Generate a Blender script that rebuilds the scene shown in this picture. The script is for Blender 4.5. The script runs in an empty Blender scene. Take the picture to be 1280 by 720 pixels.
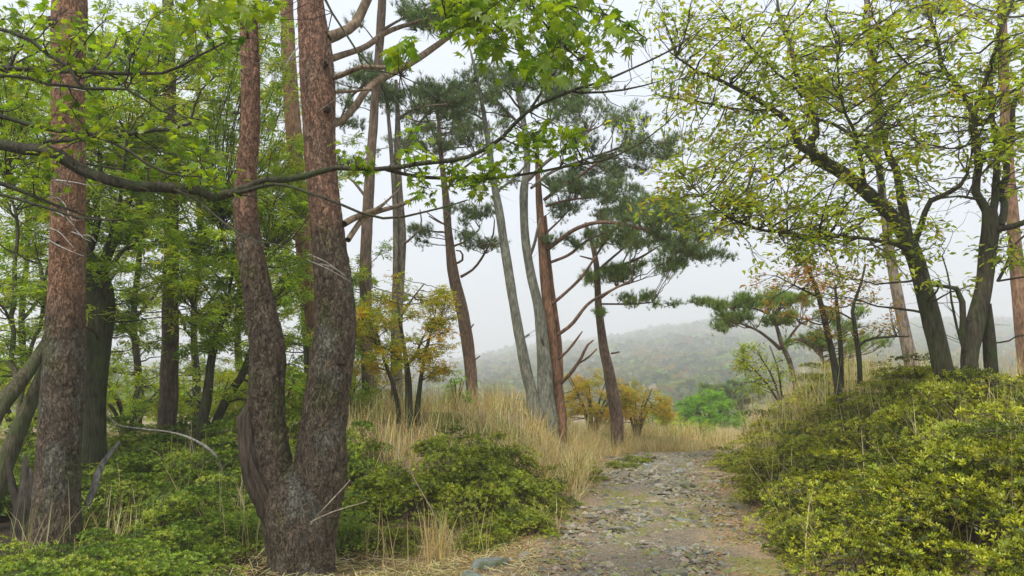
import bpy, bmesh, math, random
import numpy as np
from mathutils import Vector

# ------------------------------------------------------------------ camera, sky, sun, exposure
S = bpy.context.scene
COL = S.collection
CAM_Z, FPX, HORIZON = 1.5, 1000.0, 470.0
PITCH = math.atan((HORIZON - 360.0) / FPX)
cd = bpy.data.cameras.new('camera'); cam = bpy.data.objects.new('camera', cd); COL.objects.link(cam)
cam.location = (0, 0, CAM_Z); cam.rotation_euler = (math.pi / 2 + PITCH, 0, 0)
cd.sensor_width = 36.0; cd.lens = 36.0 * FPX / 1280.0; cd.clip_start = 0.05; cd.clip_end = 3000
S.camera = cam

SUN_EL, SUN_AZ = math.radians(58), math.radians(-150)     # high veiled sun, behind and left of the camera
w = bpy.data.worlds.new('World'); S.world = w; w.use_nodes = True
nt = w.node_tree; nt.nodes.clear()
n_out = nt.nodes.new('ShaderNodeOutputWorld'); n_bg = nt.nodes.new('ShaderNodeBackground')
n_sky = nt.nodes.new('ShaderNodeTexSky'); n_sky.sky_type = 'NISHITA'; n_sky.sun_disc = False
n_sky.sun_elevation = SUN_EL; n_sky.sun_rotation = SUN_AZ; n_sky.dust_density = 4.0; n_sky.air_density = 1.0
n_mix = nt.nodes.new('ShaderNodeMix'); n_mix.data_type = 'RGBA'; n_mix.inputs[0].default_value = 0.9
n_mix.inputs[7].default_value = (9.1, 9.9, 11.1, 1)       # even cloud cover over the clear sky
nt.links.new(n_sky.outputs[0], n_mix.inputs[6]); nt.links.new(n_mix.outputs[2], n_bg.inputs[0])
n_bg.inputs[1].default_value = 0.050
nt.links.new(n_bg.outputs[0], n_out.inputs[0])

sl = bpy.data.lights.new('sun', 'SUN'); sun = bpy.data.objects.new('sun', sl); COL.objects.link(sun)
sl.energy = 1.5; sl.angle = math.radians(14); sl.color = (1.0, 0.96, 0.9)
sd = Vector((math.sin(SUN_AZ) * math.cos(SUN_EL), math.cos(SUN_AZ) * math.cos(SUN_EL), math.sin(SUN_EL)))
sun.rotation_euler = sd.to_track_quat('Z', 'Y').to_euler(); sun.location = (0, 0, 30)

S.view_settings.view_transform = 'Standard'; S.view_settings.look = 'None'
S.view_settings.gamma = 1.0; S.view_settings.exposure = 1.15; S.view_settings.use_curve_mapping = False
S.cycles.max_bounces = 8; S.cycles.diffuse_bounces = 4; S.cycles.transmission_bounces = 6
S.cycles.volume_bounces = 2; S.cycles.use_denoising = True

# ------------------------------------------------------------------ helpers
rng = np.random.default_rng(7)
RX = np.array([1., 0, 0]); FW = np.array([0, math.cos(PITCH), math.sin(PITCH)]); UP = np.array([0, -math.sin(PITCH), math.cos(PITCH)])
CAMP = np.array([0, 0, CAM_Z])
def at(px, py, d):
    """world point that a pixel of the photograph shows at ground distance d"""
    v = RX * ((px - 640) / FPX) + UP * ((360 - py) / FPX) + FW
    return CAMP + v * (d / v[1])

def _h(ix, iy, iz, seed):
    n = (ix * 374761393 + iy * 668265263 + iz * 2147483647 + seed * 1274126177) & 0xffffffff
    n = ((n ^ (n >> 13)) * 1274126177) & 0xffffffff
    n = ((n ^ (n >> 16)) * 2246822519) & 0xffffffff
    return ((n ^ (n >> 15)) & 0xffff) / 65535.0
def vnoise(x, y, z=0.0, seed=0):
    x, y, z = np.broadcast_arrays(np.asarray(x, float), np.asarray(y, float), np.asarray(z, float))
    xi = np.floor(x).astype(np.int64); yi = np.floor(y).astype(np.int64); zi = np.floor(z).astype(np.int64)
    fx, fy, fz = x - xi, y - yi, z - zi
    fx = fx * fx * (3 - 2 * fx); fy = fy * fy * (3 - 2 * fy); fz = fz * fz * (3 - 2 * fz)
    r = 0
    for dx in (0, 1):
        for dy in (0, 1):
            for dz in (0, 1):
                wgt = (fx if dx else 1 - fx) * (fy if dy else 1 - fy) * (fz if dz else 1 - fz)
                r = r + wgt * _h(xi + dx, yi + dy, zi + dz, seed)
    return r * 2 - 1
def fbm(x, y, z=0.0, o=3, seed=0):
    r, a = 0, 1.0
    for i in range(o):
        r = r + a * vnoise(np.asarray(x) * 2 ** i, np.asarray(y) * 2 ** i, np.asarray(z) * 2 ** i, seed + i); a *= 0.5
    return r
def sstep(a, b, x):
    t = np.clip((np.asarray(x, float) - a) / (b - a), 0, 1); return t * t * (3 - 2 * t)
def norm(v):
    return v / np.maximum(np.linalg.norm(v, axis=-1, keepdims=True), 1e-9)

TRIS = [0]
def mesh_np(name, V, F, mat, col=None, smooth=False):
    """V (n,3); F list of int arrays (m,3) or (m,4)"""
    if isinstance(F, np.ndarray): F = [F]
    V = np.ascontiguousarray(V, dtype=np.float32); F = [np.asarray(f, np.int32) for f in F if len(f)]
    me = bpy.data.meshes.new(name); me.vertices.add(len(V)); me.vertices.foreach_set('co', V.ravel())
    nl = sum(f.size for f in F); npoly = sum(len(f) for f in F)
    me.loops.add(nl); me.loops.foreach_set('vertex_index', np.concatenate([f.ravel() for f in F]))
    me.polygons.add(npoly)
    tot = np.concatenate([np.full(len(f), f.shape[1], np.int32) for f in F])
    me.polygons.foreach_set('loop_start', np.concatenate([[0], np.cumsum(tot)[:-1]]).astype(np.int32))
    me.polygons.foreach_set('loop_total', tot)
    if smooth: me.polygons.foreach_set('use_smooth', np.ones(npoly, bool))
    if col is not None:
        a = me.color_attributes.new('col', 'FLOAT_COLOR', 'POINT')
        c = np.ones((len(V), 4), np.float32); c[:, :3] = col; a.data.foreach_set('color', c.ravel())
    me.update(calc_edges=True); me.materials.append(mat)
    TRIS[0] += int(sum(len(f) * (f.shape[1] - 2) for f in F))
    return me
class Acc:
    """collects pieces of ONE mesh"""
    def __init__(s): s.V, s.Q, s.T, s.C, s.n = [], [], [], [], 0
    def add(s, V, F, col=None):
        V = np.asarray(V).reshape(-1, 3)
        F = np.asarray(F) + s.n
        (s.Q if F.shape[1] == 4 else s.T).append(F)
        s.V.append(V); s.n += len(V)
        c = np.ones((len(V), 3)) * 0.5 if col is None else np.broadcast_to(np.asarray(col, float).reshape(-1, 3), (len(V), 3))
        s.C.append(c); return s
    def mesh(s, name, mat, smooth=False, origin=None):
        V = np.concatenate(s.V)
        if origin is not None: V = V - np.asarray(origin)
        F = [np.concatenate(x) for x in (s.Q, s.T) if x]
        return mesh_np(name, V, F, mat, np.concatenate(s.C), smooth)
def link(name, me, parent=None):
    o = bpy.data.objects.new(name, me); COL.objects.link(o)
    if parent is not None: o.parent = parent
    return o
def tag(o, label=None, cat=None, group=None, kind=None):
    if label: o['label'] = label
    if cat: o['category'] = cat
    if group: o['group'] = group
    if kind: o['kind'] = kind
    return o
def root(name, label, cat, loc, group=None):
    o = bpy.data.objects.new(name, None); COL.objects.link(o); o.location = loc; o.empty_display_size = 0.2
    return tag(o, label, cat, group)
def copy_tree(o, parent=None):
    c = o.copy(); COL.objects.link(c); c.parent = parent
    for ch in o.children: copy_tree(ch, c)
    return c

def catmull(P, n):
    P = np.asarray(P, float)
    A = np.vstack([2 * P[0] - P[1], P, 2 * P[-1] - P[-2]])
    seg = np.linalg.norm(np.diff(P[:, :3], axis=0), axis=1); cum = np.concatenate([[0], np.cumsum(seg)])
    t = np.linspace(0, cum[-1], n); i = np.clip(np.searchsorted(cum, t, 'right') - 1, 0, len(P) - 2)
    f = ((t - cum[i]) / np.maximum(seg[i], 1e-9))[:, None]
    p0, p1, p2, p3 = A[i], A[i + 1], A[i + 2], A[i + 3]
    R = 0.5 * (2 * p1 + (p2 - p0) * f + (2 * p0 - 5 * p1 + 4 * p2 - p3) * f ** 2 + (3 * p1 - p0 - 3 * p2 + p3) * f ** 3)
    if P.shape[1] > 3: R[:, 3] = np.maximum(R[:, 3], 0.0008)
    return R
def frames(P):
    T = norm(np.gradient(P, axis=1)); m = norm(T.mean(1))
    ref = np.eye(3)[np.argmin(np.abs(m), axis=1)][:, None, :]
    U = norm(ref - (ref * T).sum(-1, keepdims=True) * T); W = np.cross(T, U)
    return T, U, W
def tubes(P, R, ns):
    """P (N,K,3), R (N,K) -> one vertex and quad array for N tubes"""
    N, K = R.shape; T, U, W = frames(P)
    a = np.arange(ns) * 2 * math.pi / ns
    V = P[:, :, None] + R[:, :, None, None] * (np.cos(a)[:, None] * U[:, :, None] + np.sin(a)[:, None] * W[:, :, None])
    n, k, j = np.meshgrid(np.arange(N), np.arange(K - 1), np.arange(ns), indexing='ij')
    b = n * K * ns; j2 = (j + 1) % ns
    F = np.stack([b + k * ns + j, b + k * ns + j2, b + (k + 1) * ns + j2, b + (k + 1) * ns + j], -1).reshape(-1, 4)
    return V.reshape(-1, 3), F
def capend(P, R):
    t = P[-1] - P[-2]; t = t / max(np.linalg.norm(t), 1e-9)
    return np.vstack([P, P[-1] + t * R[-1] * 0.25]), np.append(R, R[-1] * 0.04)
def limb(pts, n=None):
    """pts: (px, py, depth, width in px) -> (K,3), (K,)"""
    A = np.array([list(at(p[0], p[1], p[2])) + [p[3] * 0.39 / FPX * p[2]] for p in pts])
    if n is None: n = max(6, int(np.linalg.norm(np.diff(A[:, :3], axis=0), axis=1).sum() / 0.12))
    B = catmull(A, n); return B[:, :3], B[:, 3]
def wiggle(P, R, amt, freq=4.0, seed=0):
    s = np.linspace(0, 1, len(P)) * np.linalg.norm(P[-1] - P[0]) * freq
    d = np.stack([vnoise(s, 3.1, seed, 11), vnoise(s, 7.7, seed, 12), vnoise(s, 1.3, seed, 13)], -1)
    return P + d * (amt * R)[:, None]
def rough_tube(P, R, ns=16, lump=0.10, col=(0.2, 0.16, 0.12), seed=0, freq=5.0, groove=0.0):
    P, R = capend(P, R); V, F = tubes(P[None], R[None], ns)
    c = np.repeat(P, ns, 0); d = V - c
    f = 1 + lump * fbm(V[:, 0] * freq, V[:, 1] * freq, V[:, 2] * freq * 0.5, 3, seed)
    if groove: f = f + groove * np.sin(np.tile(np.arange(ns), len(P)) * 6.2832 / ns * 8 + 2.5 * vnoise(V[:, 2] * 7, V[:, 0] * 5, 0, seed + 8))
    V = c + d * f[:, None]
    k = 0.85 + 0.3 * fbm(V[:, 0] * 9, V[:, 1] * 9, V[:, 2] * 5, 2, seed + 5)
    return V, F, np.clip(np.asarray(col)[None] * k[:, None], 0, 1)
def worley(u, v, nu, nv, seed):
    """cell noise, periodic in u (0..nu); returns F1, F2 and a cell random"""
    r = np.random.default_rng(seed); J = r.random((nv + 2, nu, 3))
    iu = np.floor(u).astype(int); iv = np.floor(v).astype(int)
    f1 = np.full(u.shape, 9.0); f2 = np.full(u.shape, 9.0); idr = np.zeros(u.shape)
    for a in (-1, 0, 1):
        for b in (-1, 0, 1):
            cu, cv = iu + a, iv + b; jj = J[np.clip(cv, 0, nv + 1), cu % nu]
            d = np.hypot(cu + 0.1 + 0.8 * jj[..., 0] - u, cv + 0.1 + 0.8 * jj[..., 1] - v)
            m = d < f1; f2 = np.where(m, f1, np.minimum(f2, d)); idr = np.where(m, jj[..., 2], idr); f1 = np.where(m, d, f1)
    return f1, f2, idr
def bark_tube(P, R, ns=76, step=0.028, cell=(0.05, 0.085), amp=0.010, z_orange=(1.6, 2.6), seed=1, flare=None, lo=(0.185, 0.14, 0.096), hi=(0.39, 0.215, 0.125)):
    """trunk with plated pine bark as relief; grey and deep-cut low down, thin and orange higher up"""
    L = np.linalg.norm(np.diff(P, axis=0), axis=1).sum(); K = int(L / step)
    B = catmull(np.c_[P, R], K); P, R = B[:, :3], B[:, 3]
    T, U, W = frames(P[None]); U, W = U[0], W[0]
    th = np.arange(ns) * 2 * math.pi / ns
    D = np.cos(th)[None, :, None] * U[:, None] + np.sin(th)[None, :, None] * W[:, None]
    ln = np.linspace(0, L, K)[:, None] * np.ones(ns); z = P[:, 2][:, None]
    base = P[:, None] + R[:, None, None] * D
    warp = 0.30 * fbm(base[..., 0] * 22, base[..., 1] * 22, base[..., 2] * 14, 3, seed)
    nu = max(6, int(round(2 * math.pi * R.mean() / cell[0])))
    u = th[None] / (2 * math.pi) * nu + warp; v = ln / cell[1] + 0.5 + warp[::-1] * 0.4
    f1, f2, idr = worley(u % nu, np.maximum(v, 0), nu, int(L / cell[1]) + 2, seed)
    e = sstep(0.03, 0.22, f2 - f1)
    up = sstep(z_orange[0], z_orange[1], z + 0.5 * fbm(base[..., 0] * 3, base[..., 1] * 3, base[..., 2] * 2, 3, seed + 3))
    relief = amp * (1 - 0.62 * up)
    lump = fbm(base[..., 0] * 3, base[..., 1] * 3, base[..., 2] * 1.5, 3, seed + 9)
    rad = R[:, None] * (1 + 0.05 * lump) + relief * (e * (0.75 + 0.6 * idr) - 0.6) + 0.003 * fbm(base[..., 0] * 50, base[..., 1] * 50, base[..., 2] * 50, 2, seed + 2)
    if flare is not None:
        rad = rad * (1 + flare[0] * np.exp(-np.maximum(z - flare[1], 0) / 0.16) * (0.55 + 0.45 * np.cos(th * 5 + seed)[None]))
    V = P[:, None] + rad[..., None] * D
    lo_c, hi_c, lich = np.array(lo), np.array(hi), np.array([0.22, 0.23, 0.18])
    c = lo_c * (1 - up[..., None]) + hi_c * up[..., None]
    lk = sstep(0.25, 0.7, fbm(base[..., 0] * 6, base[..., 1] * 6, base[..., 2] * 4, 3, seed + 21)) * 0.5 * (1 - 0.6 * up)
    c = c * (1 - lk[..., None]) + lich * lk[..., None]
    mk = sstep(.15, .6, fbm(base[..., 0] * 4, base[..., 1] * 4, base[..., 2] * 3, 3, seed + 31)) * (1 - up) * .55
    c = c * (1 - mk[..., None]) + np.array([.13, .14, .05]) * mk[..., None]
    c = c * (0.85 + 0.3 * idr)[..., None] * (0.85 + 0.15 * e)[..., None]
    k, j = np.meshgrid(np.arange(K - 1), np.arange(ns), indexing='ij'); j2 = (j + 1) % ns
    F = np.stack([k * ns + j, k * ns + j2, (k + 1) * ns + j2, (k + 1) * ns + j], -1).reshape(-1, 4)
    return V.reshape(-1, 3), F, np.clip(c, 0, 1).reshape(-1, 3)

# ------------------------------------------------------------------ materials
def new_mat(name):
    m = bpy.data.materials.new(name); m.use_nodes = True; t = m.node_tree; t.nodes.clear()
    o = t.nodes.new('ShaderNodeOutputMaterial'); return m, t, o
def nd(t, typ, **kw):
    n = t.nodes.new(typ)
    for k, v in kw.items():
        if k.startswith('i_'):
            n.inputs[k[2:].replace('_', ' ')].default_value = v
        else: setattr(n, k, v)
    return n
def leaf_mat(name, trans=0.45, gloss=0.04, tint=(1.15, 1.1, 0.6)):
    m, t, o = new_mat(name); L = t.links.new
    a = nd(t, 'ShaderNodeAttribute', attribute_name='col')
    d = nd(t, 'ShaderNodeBsdfDiffuse'); tr = nd(t, 'ShaderNodeBsdfTranslucent'); g = nd(t, 'ShaderNodeBsdfGlossy'); g.inputs['Roughness'].default_value = 0.4
    mul = nd(t, 'ShaderNodeMix', data_type='RGBA', blend_type='MULTIPLY'); mul.inputs[0].default_value = 1.0; mul.inputs[7].default_value = (*tint, 1)
    L(a.outputs['Color'], d.inputs[0]); L(a.outputs['Color'], mul.inputs[6]); L(mul.outputs[2], tr.inputs[0])
    m1 = nd(t, 'ShaderNodeMixShader'); m1.inputs[0].default_value = trans; L(d.outputs[0], m1.inputs[1]); L(tr.outputs[0], m1.inputs[2])
    m2 = nd(t, 'ShaderNodeMixShader'); m2.inputs[0].default_value = gloss; L(m1.outputs[0], m2.inputs[1]); L(g.outputs[0], m2.inputs[2])
    L(m2.outputs[0], o.inputs[0]); return m
def bark_mat(name, scale=30.0, bump=0.4, moss=0.0, stretch=0.35):
    m, t, o = new_mat(name); L = t.links.new
    a = nd(t, 'ShaderNodeAttribute', attribute_name='col'); p = nd(t, 'ShaderNodeBsdfPrincipled'); p.inputs['Roughness'].default_value = 0.9; p.inputs['Specular IOR Level'].default_value = 0.2
    g = nd(t, 'ShaderNodeNewGeometry'); mp = nd(t, 'ShaderNodeMapping'); mp.inputs['Scale'].default_value = (1, 1, stretch); L(g.outputs['Position'], mp.inputs[0])
    n1 = nd(t, 'ShaderNodeTexNoise'); n1.inputs['Scale'].default_value = scale; n1.inputs['Detail'].default_value = 6; L(mp.outputs[0], n1.inputs[0])
    r = nd(t, 'ShaderNodeMapRange'); r.inputs[1].default_value = 0.3; r.inputs[2].default_value = 0.7; r.inputs[3].default_value = 0.45; r.inputs[4].default_value = 1.5; L(n1.outputs[0], r.inputs[0])
    mul = nd(t, 'ShaderNodeMix', data_type='RGBA', blend_type='MULTIPLY'); mul.inputs[0].default_value = 1; L(a.outputs['Color'], mul.inputs[6]); L(r.outputs[0], mul.inputs[7])
    src = mul.outputs[2]
    if moss:
        n2 = nd(t, 'ShaderNodeTexNoise'); n2.inputs['Scale'].default_value = 5; n2.inputs['Detail'].default_value = 5; L(g.outputs['Position'], n2.inputs[0])
        r2 = nd(t, 'ShaderNodeMapRange'); r2.inputs[1].default_value = 0.45; r2.inputs[2].default_value = 0.65; r2.inputs[4].default_value = moss; L(n2.outputs[0], r2.inputs[0])
        mx = nd(t, 'ShaderNodeMix', data_type='RGBA'); L(r2.outputs[0], mx.inputs[0]); L(src, mx.inputs[6]); mx.inputs[7].default_value = (0.07, 0.10, 0.03, 1); src = mx.outputs[2]
    L(src, p.inputs['Base Color'])
    b = nd(t, 'ShaderNodeBump'); b.inputs['Strength'].default_value = bump; b.inputs['Distance'].default_value = 0.02; L(n1.outputs[0], b.inputs['Height']); L(b.outputs[0], p.inputs['Normal'])
    L(p.outputs[0], o.inputs[0]); return m
def ramp_noise(t, coord, scale, stops, detail=5, rough=0.6):
    n = nd(t, 'ShaderNodeTexNoise'); n.inputs['Scale'].default_value = scale; n.inputs['Detail'].default_value = detail; n.inputs['Roughness'].default_value = rough
    t.links.new(coord, n.inputs[0]); c = nd(t, 'ShaderNodeValToRGB'); e = c.color_ramp.elements
    while len(e) < len(stops): e.new(0.5)
    for q, (pos, rgb) in zip(e, stops): q.position = pos; q.color = (*rgb, 1)
    t.links.new(n.outputs[0], c.inputs[0]); return c, n
def soil_mat(name, attr=False):
    m, t, o = new_mat(name); L = t.links.new
    g = nd(t, 'ShaderNodeNewGeometry'); P = g.outputs['Position']
    c1, n1 = ramp_noise(t, P, 2.2, [(0.3, (0.16, 0.115, 0.065)), (0.48, (0.30, 0.225, 0.12)), (0.6, (0.16, 0.17, 0.05)), (0.75, (0.12, 0.15, 0.035))])
    c2, n2 = ramp_noise(t, P, 45, [(0.3, (0.45, 0.45, 0.45)), (0.7, (1.4, 1.35, 1.25))])
    mul = nd(t, 'ShaderNodeMix', data_type='RGBA', blend_type='MULTIPLY'); mul.inputs[0].default_value = 1
    if attr:
        a = nd(t, 'ShaderNodeAttribute', attribute_name='col'); L(a.outputs['Color'], mul.inputs[6])
    else: L(c1.outputs[0], mul.inputs[6])
    L(c2.outputs[0], mul.inputs[7])
    p = nd(t, 'ShaderNodeBsdfPrincipled'); p.inputs['Roughness'].default_value = 0.95; p.inputs['Specular IOR Level'].default_value = 0.15; L(mul.outputs[2], p.inputs['Base Color'])
    b = nd(t, 'ShaderNodeBump'); b.inputs['Strength'].default_value = 0.7; b.inputs['Distance'].default_value = 0.03; L(n2.outputs[0], b.inputs['Height']); L(b.outputs[0], p.inputs['Normal'])
    L(p.outputs[0], o.inputs[0]); return m
def stone_mat(name, ca, cb, moss):
    m, t, o = new_mat(name); L = t.links.new
    g = nd(t, 'ShaderNodeNewGeometry'); oi = nd(t, 'ShaderNodeObjectInfo'); P = g.outputs['Position']
    c1, n1 = ramp_noise(t, P, 12, [(0.3, ca), (0.7, cb)], 8, 0.7)
    hs = nd(t, 'ShaderNodeMapRange'); hs.inputs[3].default_value = 0.6; hs.inputs[4].default_value = 1.35; L(oi.outputs['Random'], hs.inputs[0])
    mul = nd(t, 'ShaderNodeMix', data_type='RGBA', blend_type='MULTIPLY'); mul.inputs[0].default_value = 1; L(c1.outputs[0], mul.inputs[6]); L(hs.outputs[0], mul.inputs[7])
    n2 = nd(t, 'ShaderNodeTexNoise'); n2.inputs['Scale'].default_value = 7; n2.inputs['Detail'].default_value = 6; L(P, n2.inputs[0])
    r2 = nd(t, 'ShaderNodeMapRange'); r2.inputs[1].default_value = 0.5; r2.inputs[2].default_value = 0.62; r2.inputs[4].default_value = moss; L(n2.outputs[0], r2.inputs[0])
    mx = nd(t, 'ShaderNodeMix', data_type='RGBA'); L(r2.outputs[0], mx.inputs[0]); L(mul.outputs[2], mx.inputs[6]); mx.inputs[7].default_value = (0.10, 0.115, 0.035, 1)
    p = nd(t, 'ShaderNodeBsdfPrincipled'); p.inputs['Roughness'].default_value = 0.75; L(mx.outputs[2], p.inputs['Base Color'])
    b = nd(t, 'ShaderNodeBump'); b.inputs['Strength'].default_value = 0.5; b.inputs['Distance'].default_value = 0.01; L(n1.outputs[0], b.inputs['Height']); L(b.outputs[0], p.inputs['Normal'])
    L(p.outputs[0], o.inputs[0]); return m

M_LEAF = leaf_mat('spring_leaf', 0.62, 0.03, (1.35, 1.25, 0.6))
M_SHRUB = leaf_mat('azalea_leaf', 0.15, 0.03, (1.1, 1.1, 0.6))
M_NEEDLE = leaf_mat('pine_needle', 0.35, 0.04, (1.0, 1.05, 0.8))
M_GRASS = leaf_mat('dry_grass', 0.3, 0.02, (1.0, 0.95, 0.8))
def plate_mat(name, scale=38.0):
    m, t, o = new_mat(name); L = t.links.new
    a = nd(t, 'ShaderNodeAttribute', attribute_name='col'); p = nd(t, 'ShaderNodeBsdfPrincipled'); p.inputs['Roughness'].default_value = 0.9; p.inputs['Specular IOR Level'].default_value = 0.15
    g = nd(t, 'ShaderNodeNewGeometry'); mp = nd(t, 'ShaderNodeMapping'); mp.inputs['Scale'].default_value = (1, 1, .46); L(g.outputs['Position'], mp.inputs[0])
    n0 = nd(t, 'ShaderNodeTexNoise'); n0.inputs['Scale'].default_value = 34; n0.inputs['Detail'].default_value = 6; n0.inputs['Roughness'].default_value = .7; L(mp.outputs[0], n0.inputs[0])
    sub = nd(t, 'ShaderNodeVectorMath', operation='SUBTRACT'); sub.inputs[1].default_value = (.5, .5, .5); L(n0.outputs['Color'], sub.inputs[0])
    sc = nd(t, 'ShaderNodeVectorMath', operation='SCALE'); sc.inputs['Scale'].default_value = .06; L(sub.outputs[0], sc.inputs[0])
    ad = nd(t, 'ShaderNodeVectorMath', operation='ADD'); L(mp.outputs[0], ad.inputs[0]); L(sc.outputs[0], ad.inputs[1])
    vc = nd(t, 'ShaderNodeTexVoronoi', feature='F1'); vc.inputs['Scale'].default_value = scale; L(ad.outputs[0], vc.inputs['Vector'])
    ds = []
    for q_, (sc2, off) in enumerate(((19.0, 0.0), (26.0, 5.3), (34.0, 9.1))):
        o2 = nd(t, 'ShaderNodeVectorMath', operation='ADD'); o2.inputs[1].default_value = (off, off, off); L(ad.outputs[0], o2.inputs[0])
        nn = nd(t, 'ShaderNodeTexNoise'); nn.inputs['Scale'].default_value = sc2; nn.inputs['Detail'].default_value = 3; nn.inputs['Roughness'].default_value = .6; L(o2.outputs[0], nn.inputs[0])
        su = nd(t, 'ShaderNodeMath', operation='SUBTRACT'); L(nn.outputs[0], su.inputs[0]); su.inputs[1].default_value = .5
        ab = nd(t, 'ShaderNodeMath', operation='ABSOLUTE'); L(su.outputs[0], ab.inputs[0]); ds.append(ab)
    mn = nd(t, 'ShaderNodeMath', operation='MINIMUM'); L(ds[0].outputs[0], mn.inputs[0]); L(ds[1].outputs[0], mn.inputs[1])
    ve = nd(t, 'ShaderNodeMath', operation='MINIMUM'); L(mn.outputs[0], ve.inputs[0]); L(ds[2].outputs[0], ve.inputs[1])
    cr = nd(t, 'ShaderNodeMapRange'); cr.inputs[1].default_value = .001; cr.inputs[2].default_value = .017; cr.inputs[3].default_value = .30; cr.inputs[4].default_value = 1.15; L(ve.outputs[0], cr.inputs[0])
    sp = nd(t, 'ShaderNodeSeparateColor'); L(vc.outputs['Color'], sp.inputs[0])
    pv_ = nd(t, 'ShaderNodeMapRange'); pv_.inputs[3].default_value = .9; pv_.inputs[4].default_value = 1.12; L(sp.outputs[0], pv_.inputs[0])
    n1 = nd(t, 'ShaderNodeTexNoise'); n1.inputs['Scale'].default_value = 90; n1.inputs['Detail'].default_value = 5; L(mp.outputs[0], n1.inputs[0])
    f1 = nd(t, 'ShaderNodeMapRange'); f1.inputs[1].default_value = .3; f1.inputs[2].default_value = .7; f1.inputs[3].default_value = .7; f1.inputs[4].default_value = 1.3; L(n1.outputs[0], f1.inputs[0])
    n3 = nd(t, 'ShaderNodeTexNoise'); n3.inputs['Scale'].default_value = 17; n3.inputs['Detail'].default_value = 3; L(g.outputs['Position'], n3.inputs[0])
    k3 = nd(t, 'ShaderNodeMapRange'); k3.inputs[1].default_value = .42; k3.inputs[2].default_value = .70; L(n3.outputs[0], k3.inputs[0])
    c3 = nd(t, 'ShaderNodeMix'); L(k3.outputs[0], c3.inputs[0]); L(cr.outputs[0], c3.inputs[2]); c3.inputs[3].default_value = .88
    cmin = nd(t, 'ShaderNodeMath', operation='MINIMUM'); L(c3.outputs[0], cmin.inputs[0]); cmin.inputs[1].default_value = 1.0
    m1 = nd(t, 'ShaderNodeMath', operation='MULTIPLY'); L(cmin.outputs[0], m1.inputs[0]); L(pv_.outputs[0], m1.inputs[1])
    m2 = nd(t, 'ShaderNodeMath', operation='MULTIPLY'); L(m1.outputs[0], m2.inputs[0]); L(f1.outputs[0], m2.inputs[1])
    mul = nd(t, 'ShaderNodeMix', data_type='RGBA', blend_type='MULTIPLY'); mul.inputs[0].default_value = 1; L(a.outputs['Color'], mul.inputs[6]); L(m2.outputs[0], mul.inputs[7]); L(mul.outputs[2], p.inputs['Base Color'])
    hm = nd(t, 'ShaderNodeMath', operation='MULTIPLY_ADD'); L(sp.outputs[1], hm.inputs[0]); hm.inputs[1].default_value = .12; L(cr.outputs[0], hm.inputs[2])
    b = nd(t, 'ShaderNodeBump'); b.inputs['Strength'].default_value = 1.0; b.inputs['Distance'].default_value = 0.022; L(hm.outputs[0], b.inputs['Height']); L(b.outputs[0], p.inputs['Normal'])
    L(p.outputs[0], o.inputs[0]); return m
M_PINE = plate_mat('plated_pine_bark')
M_PINE2 = bark_mat('distant_pine_bark', 34, 1.0, 0.15, 0.3)
M_BARK = bark_mat('smooth_mossy_bark', 48, 1.0, 0.6, 0.16)
M_TWIG = bark_mat('twig_bark', 60, 0.2, 0.15)
M_DEAD = bark_mat('weathered_wood', 40, 0.6, 0.1, 0.15)
M_SOIL = soil_mat('forest_soil'); M_PATH = soil_mat('trodden_path_soil', True)
M_SLATE = stone_mat('slate_stone', (0.155, 0.14, 0.11), (0.35, 0.315, 0.24), 0.8)
M_TANST = stone_mat('tan_stone', (0.20, 0.175, 0.125), (0.36, 0.32, 0.23), 0.6)
M_MOSSY = stone_mat('lichen_stone', (0.12, 0.135, 0.11), (0.30, 0.33, 0.29), 0.8)

# ------------------------------------------------------------------ terrain
def path_x(y):
    b = np.clip(np.asarray(y, float) - 14.2, 0, 5.5); return -0.24 + 0.199 * np.asarray(y, float) + 0.09 * b * b + 0.99 * np.maximum(np.asarray(y, float) - 19.7, 0)
def path_z(y): return 0.03 * np.sin(np.asarray(y) * 0.7) - 0.07 * np.maximum(np.asarray(y, float) - 15.0, 0) ** 1.0 * sstep(15, 18, y)
def H(x, y, fine=True):
    x = np.asarray(x, float); y = np.asarray(y, float); s = x - path_x(y)
    z = np.maximum(path_z(y), -2.6 - 0.002 * y)
    wob = 0.35 * vnoise(y * 0.6, 2.2, 0, 40)
    bl = 0.92 * sstep(6.8, 11.5, y) * (1 - 0.45 * sstep(14.2, 17.5, y)) * (1 - 0.6 * sstep(17.5, 23, y)) * (1 - 0.45 * sstep(3.0, 6.5, -s))
    bl = np.maximum(bl, 0.28 * sstep(7.5, 10, y) * sstep(2, 4, -s))
    br = 0.95 * sstep(3.5, 7.0, y) * (1 - 0.5 * sstep(14, 21, y))
    z = z + bl * sstep(1.05 + wob * 0.4, 2.5 + wob + 1.6 * sstep(13.5, 16.5, y), -s) + br * sstep(1.15 + wob * 0.3, 3.0 + wob * 0.5, s)
    far = sstep(22, 60, y)
    off = sstep(0.9, 1.6, np.abs(s))
    z = z + off * (0.05 * fbm(x * 0.9, y * 0.9, 0, 3, 3) * (1 - far) + far * 0.5 * fbm(x * 0.05, y * 0.05, 0, 2, 5))
    return z
def axis(*segs):
    return np.unique(np.round(np.concatenate([np.arange(a, b, st) for a, b, st in segs]), 4))
gx = axis((-820, -60, 40), (-60, -14, 2), (-14, -6, 0.4), (-6, 8, 0.16), (8, 16, 0.4), (16, 60, 2), (60, 821, 40))
gy = axis((-40, -4, 2), (-4, 3, 0.4), (3, 20, 0.16), (20, 40, 0.6), (40, 120, 4), (120, 941, 20))
X, Y = np.meshgrid(gx, gy)
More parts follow.
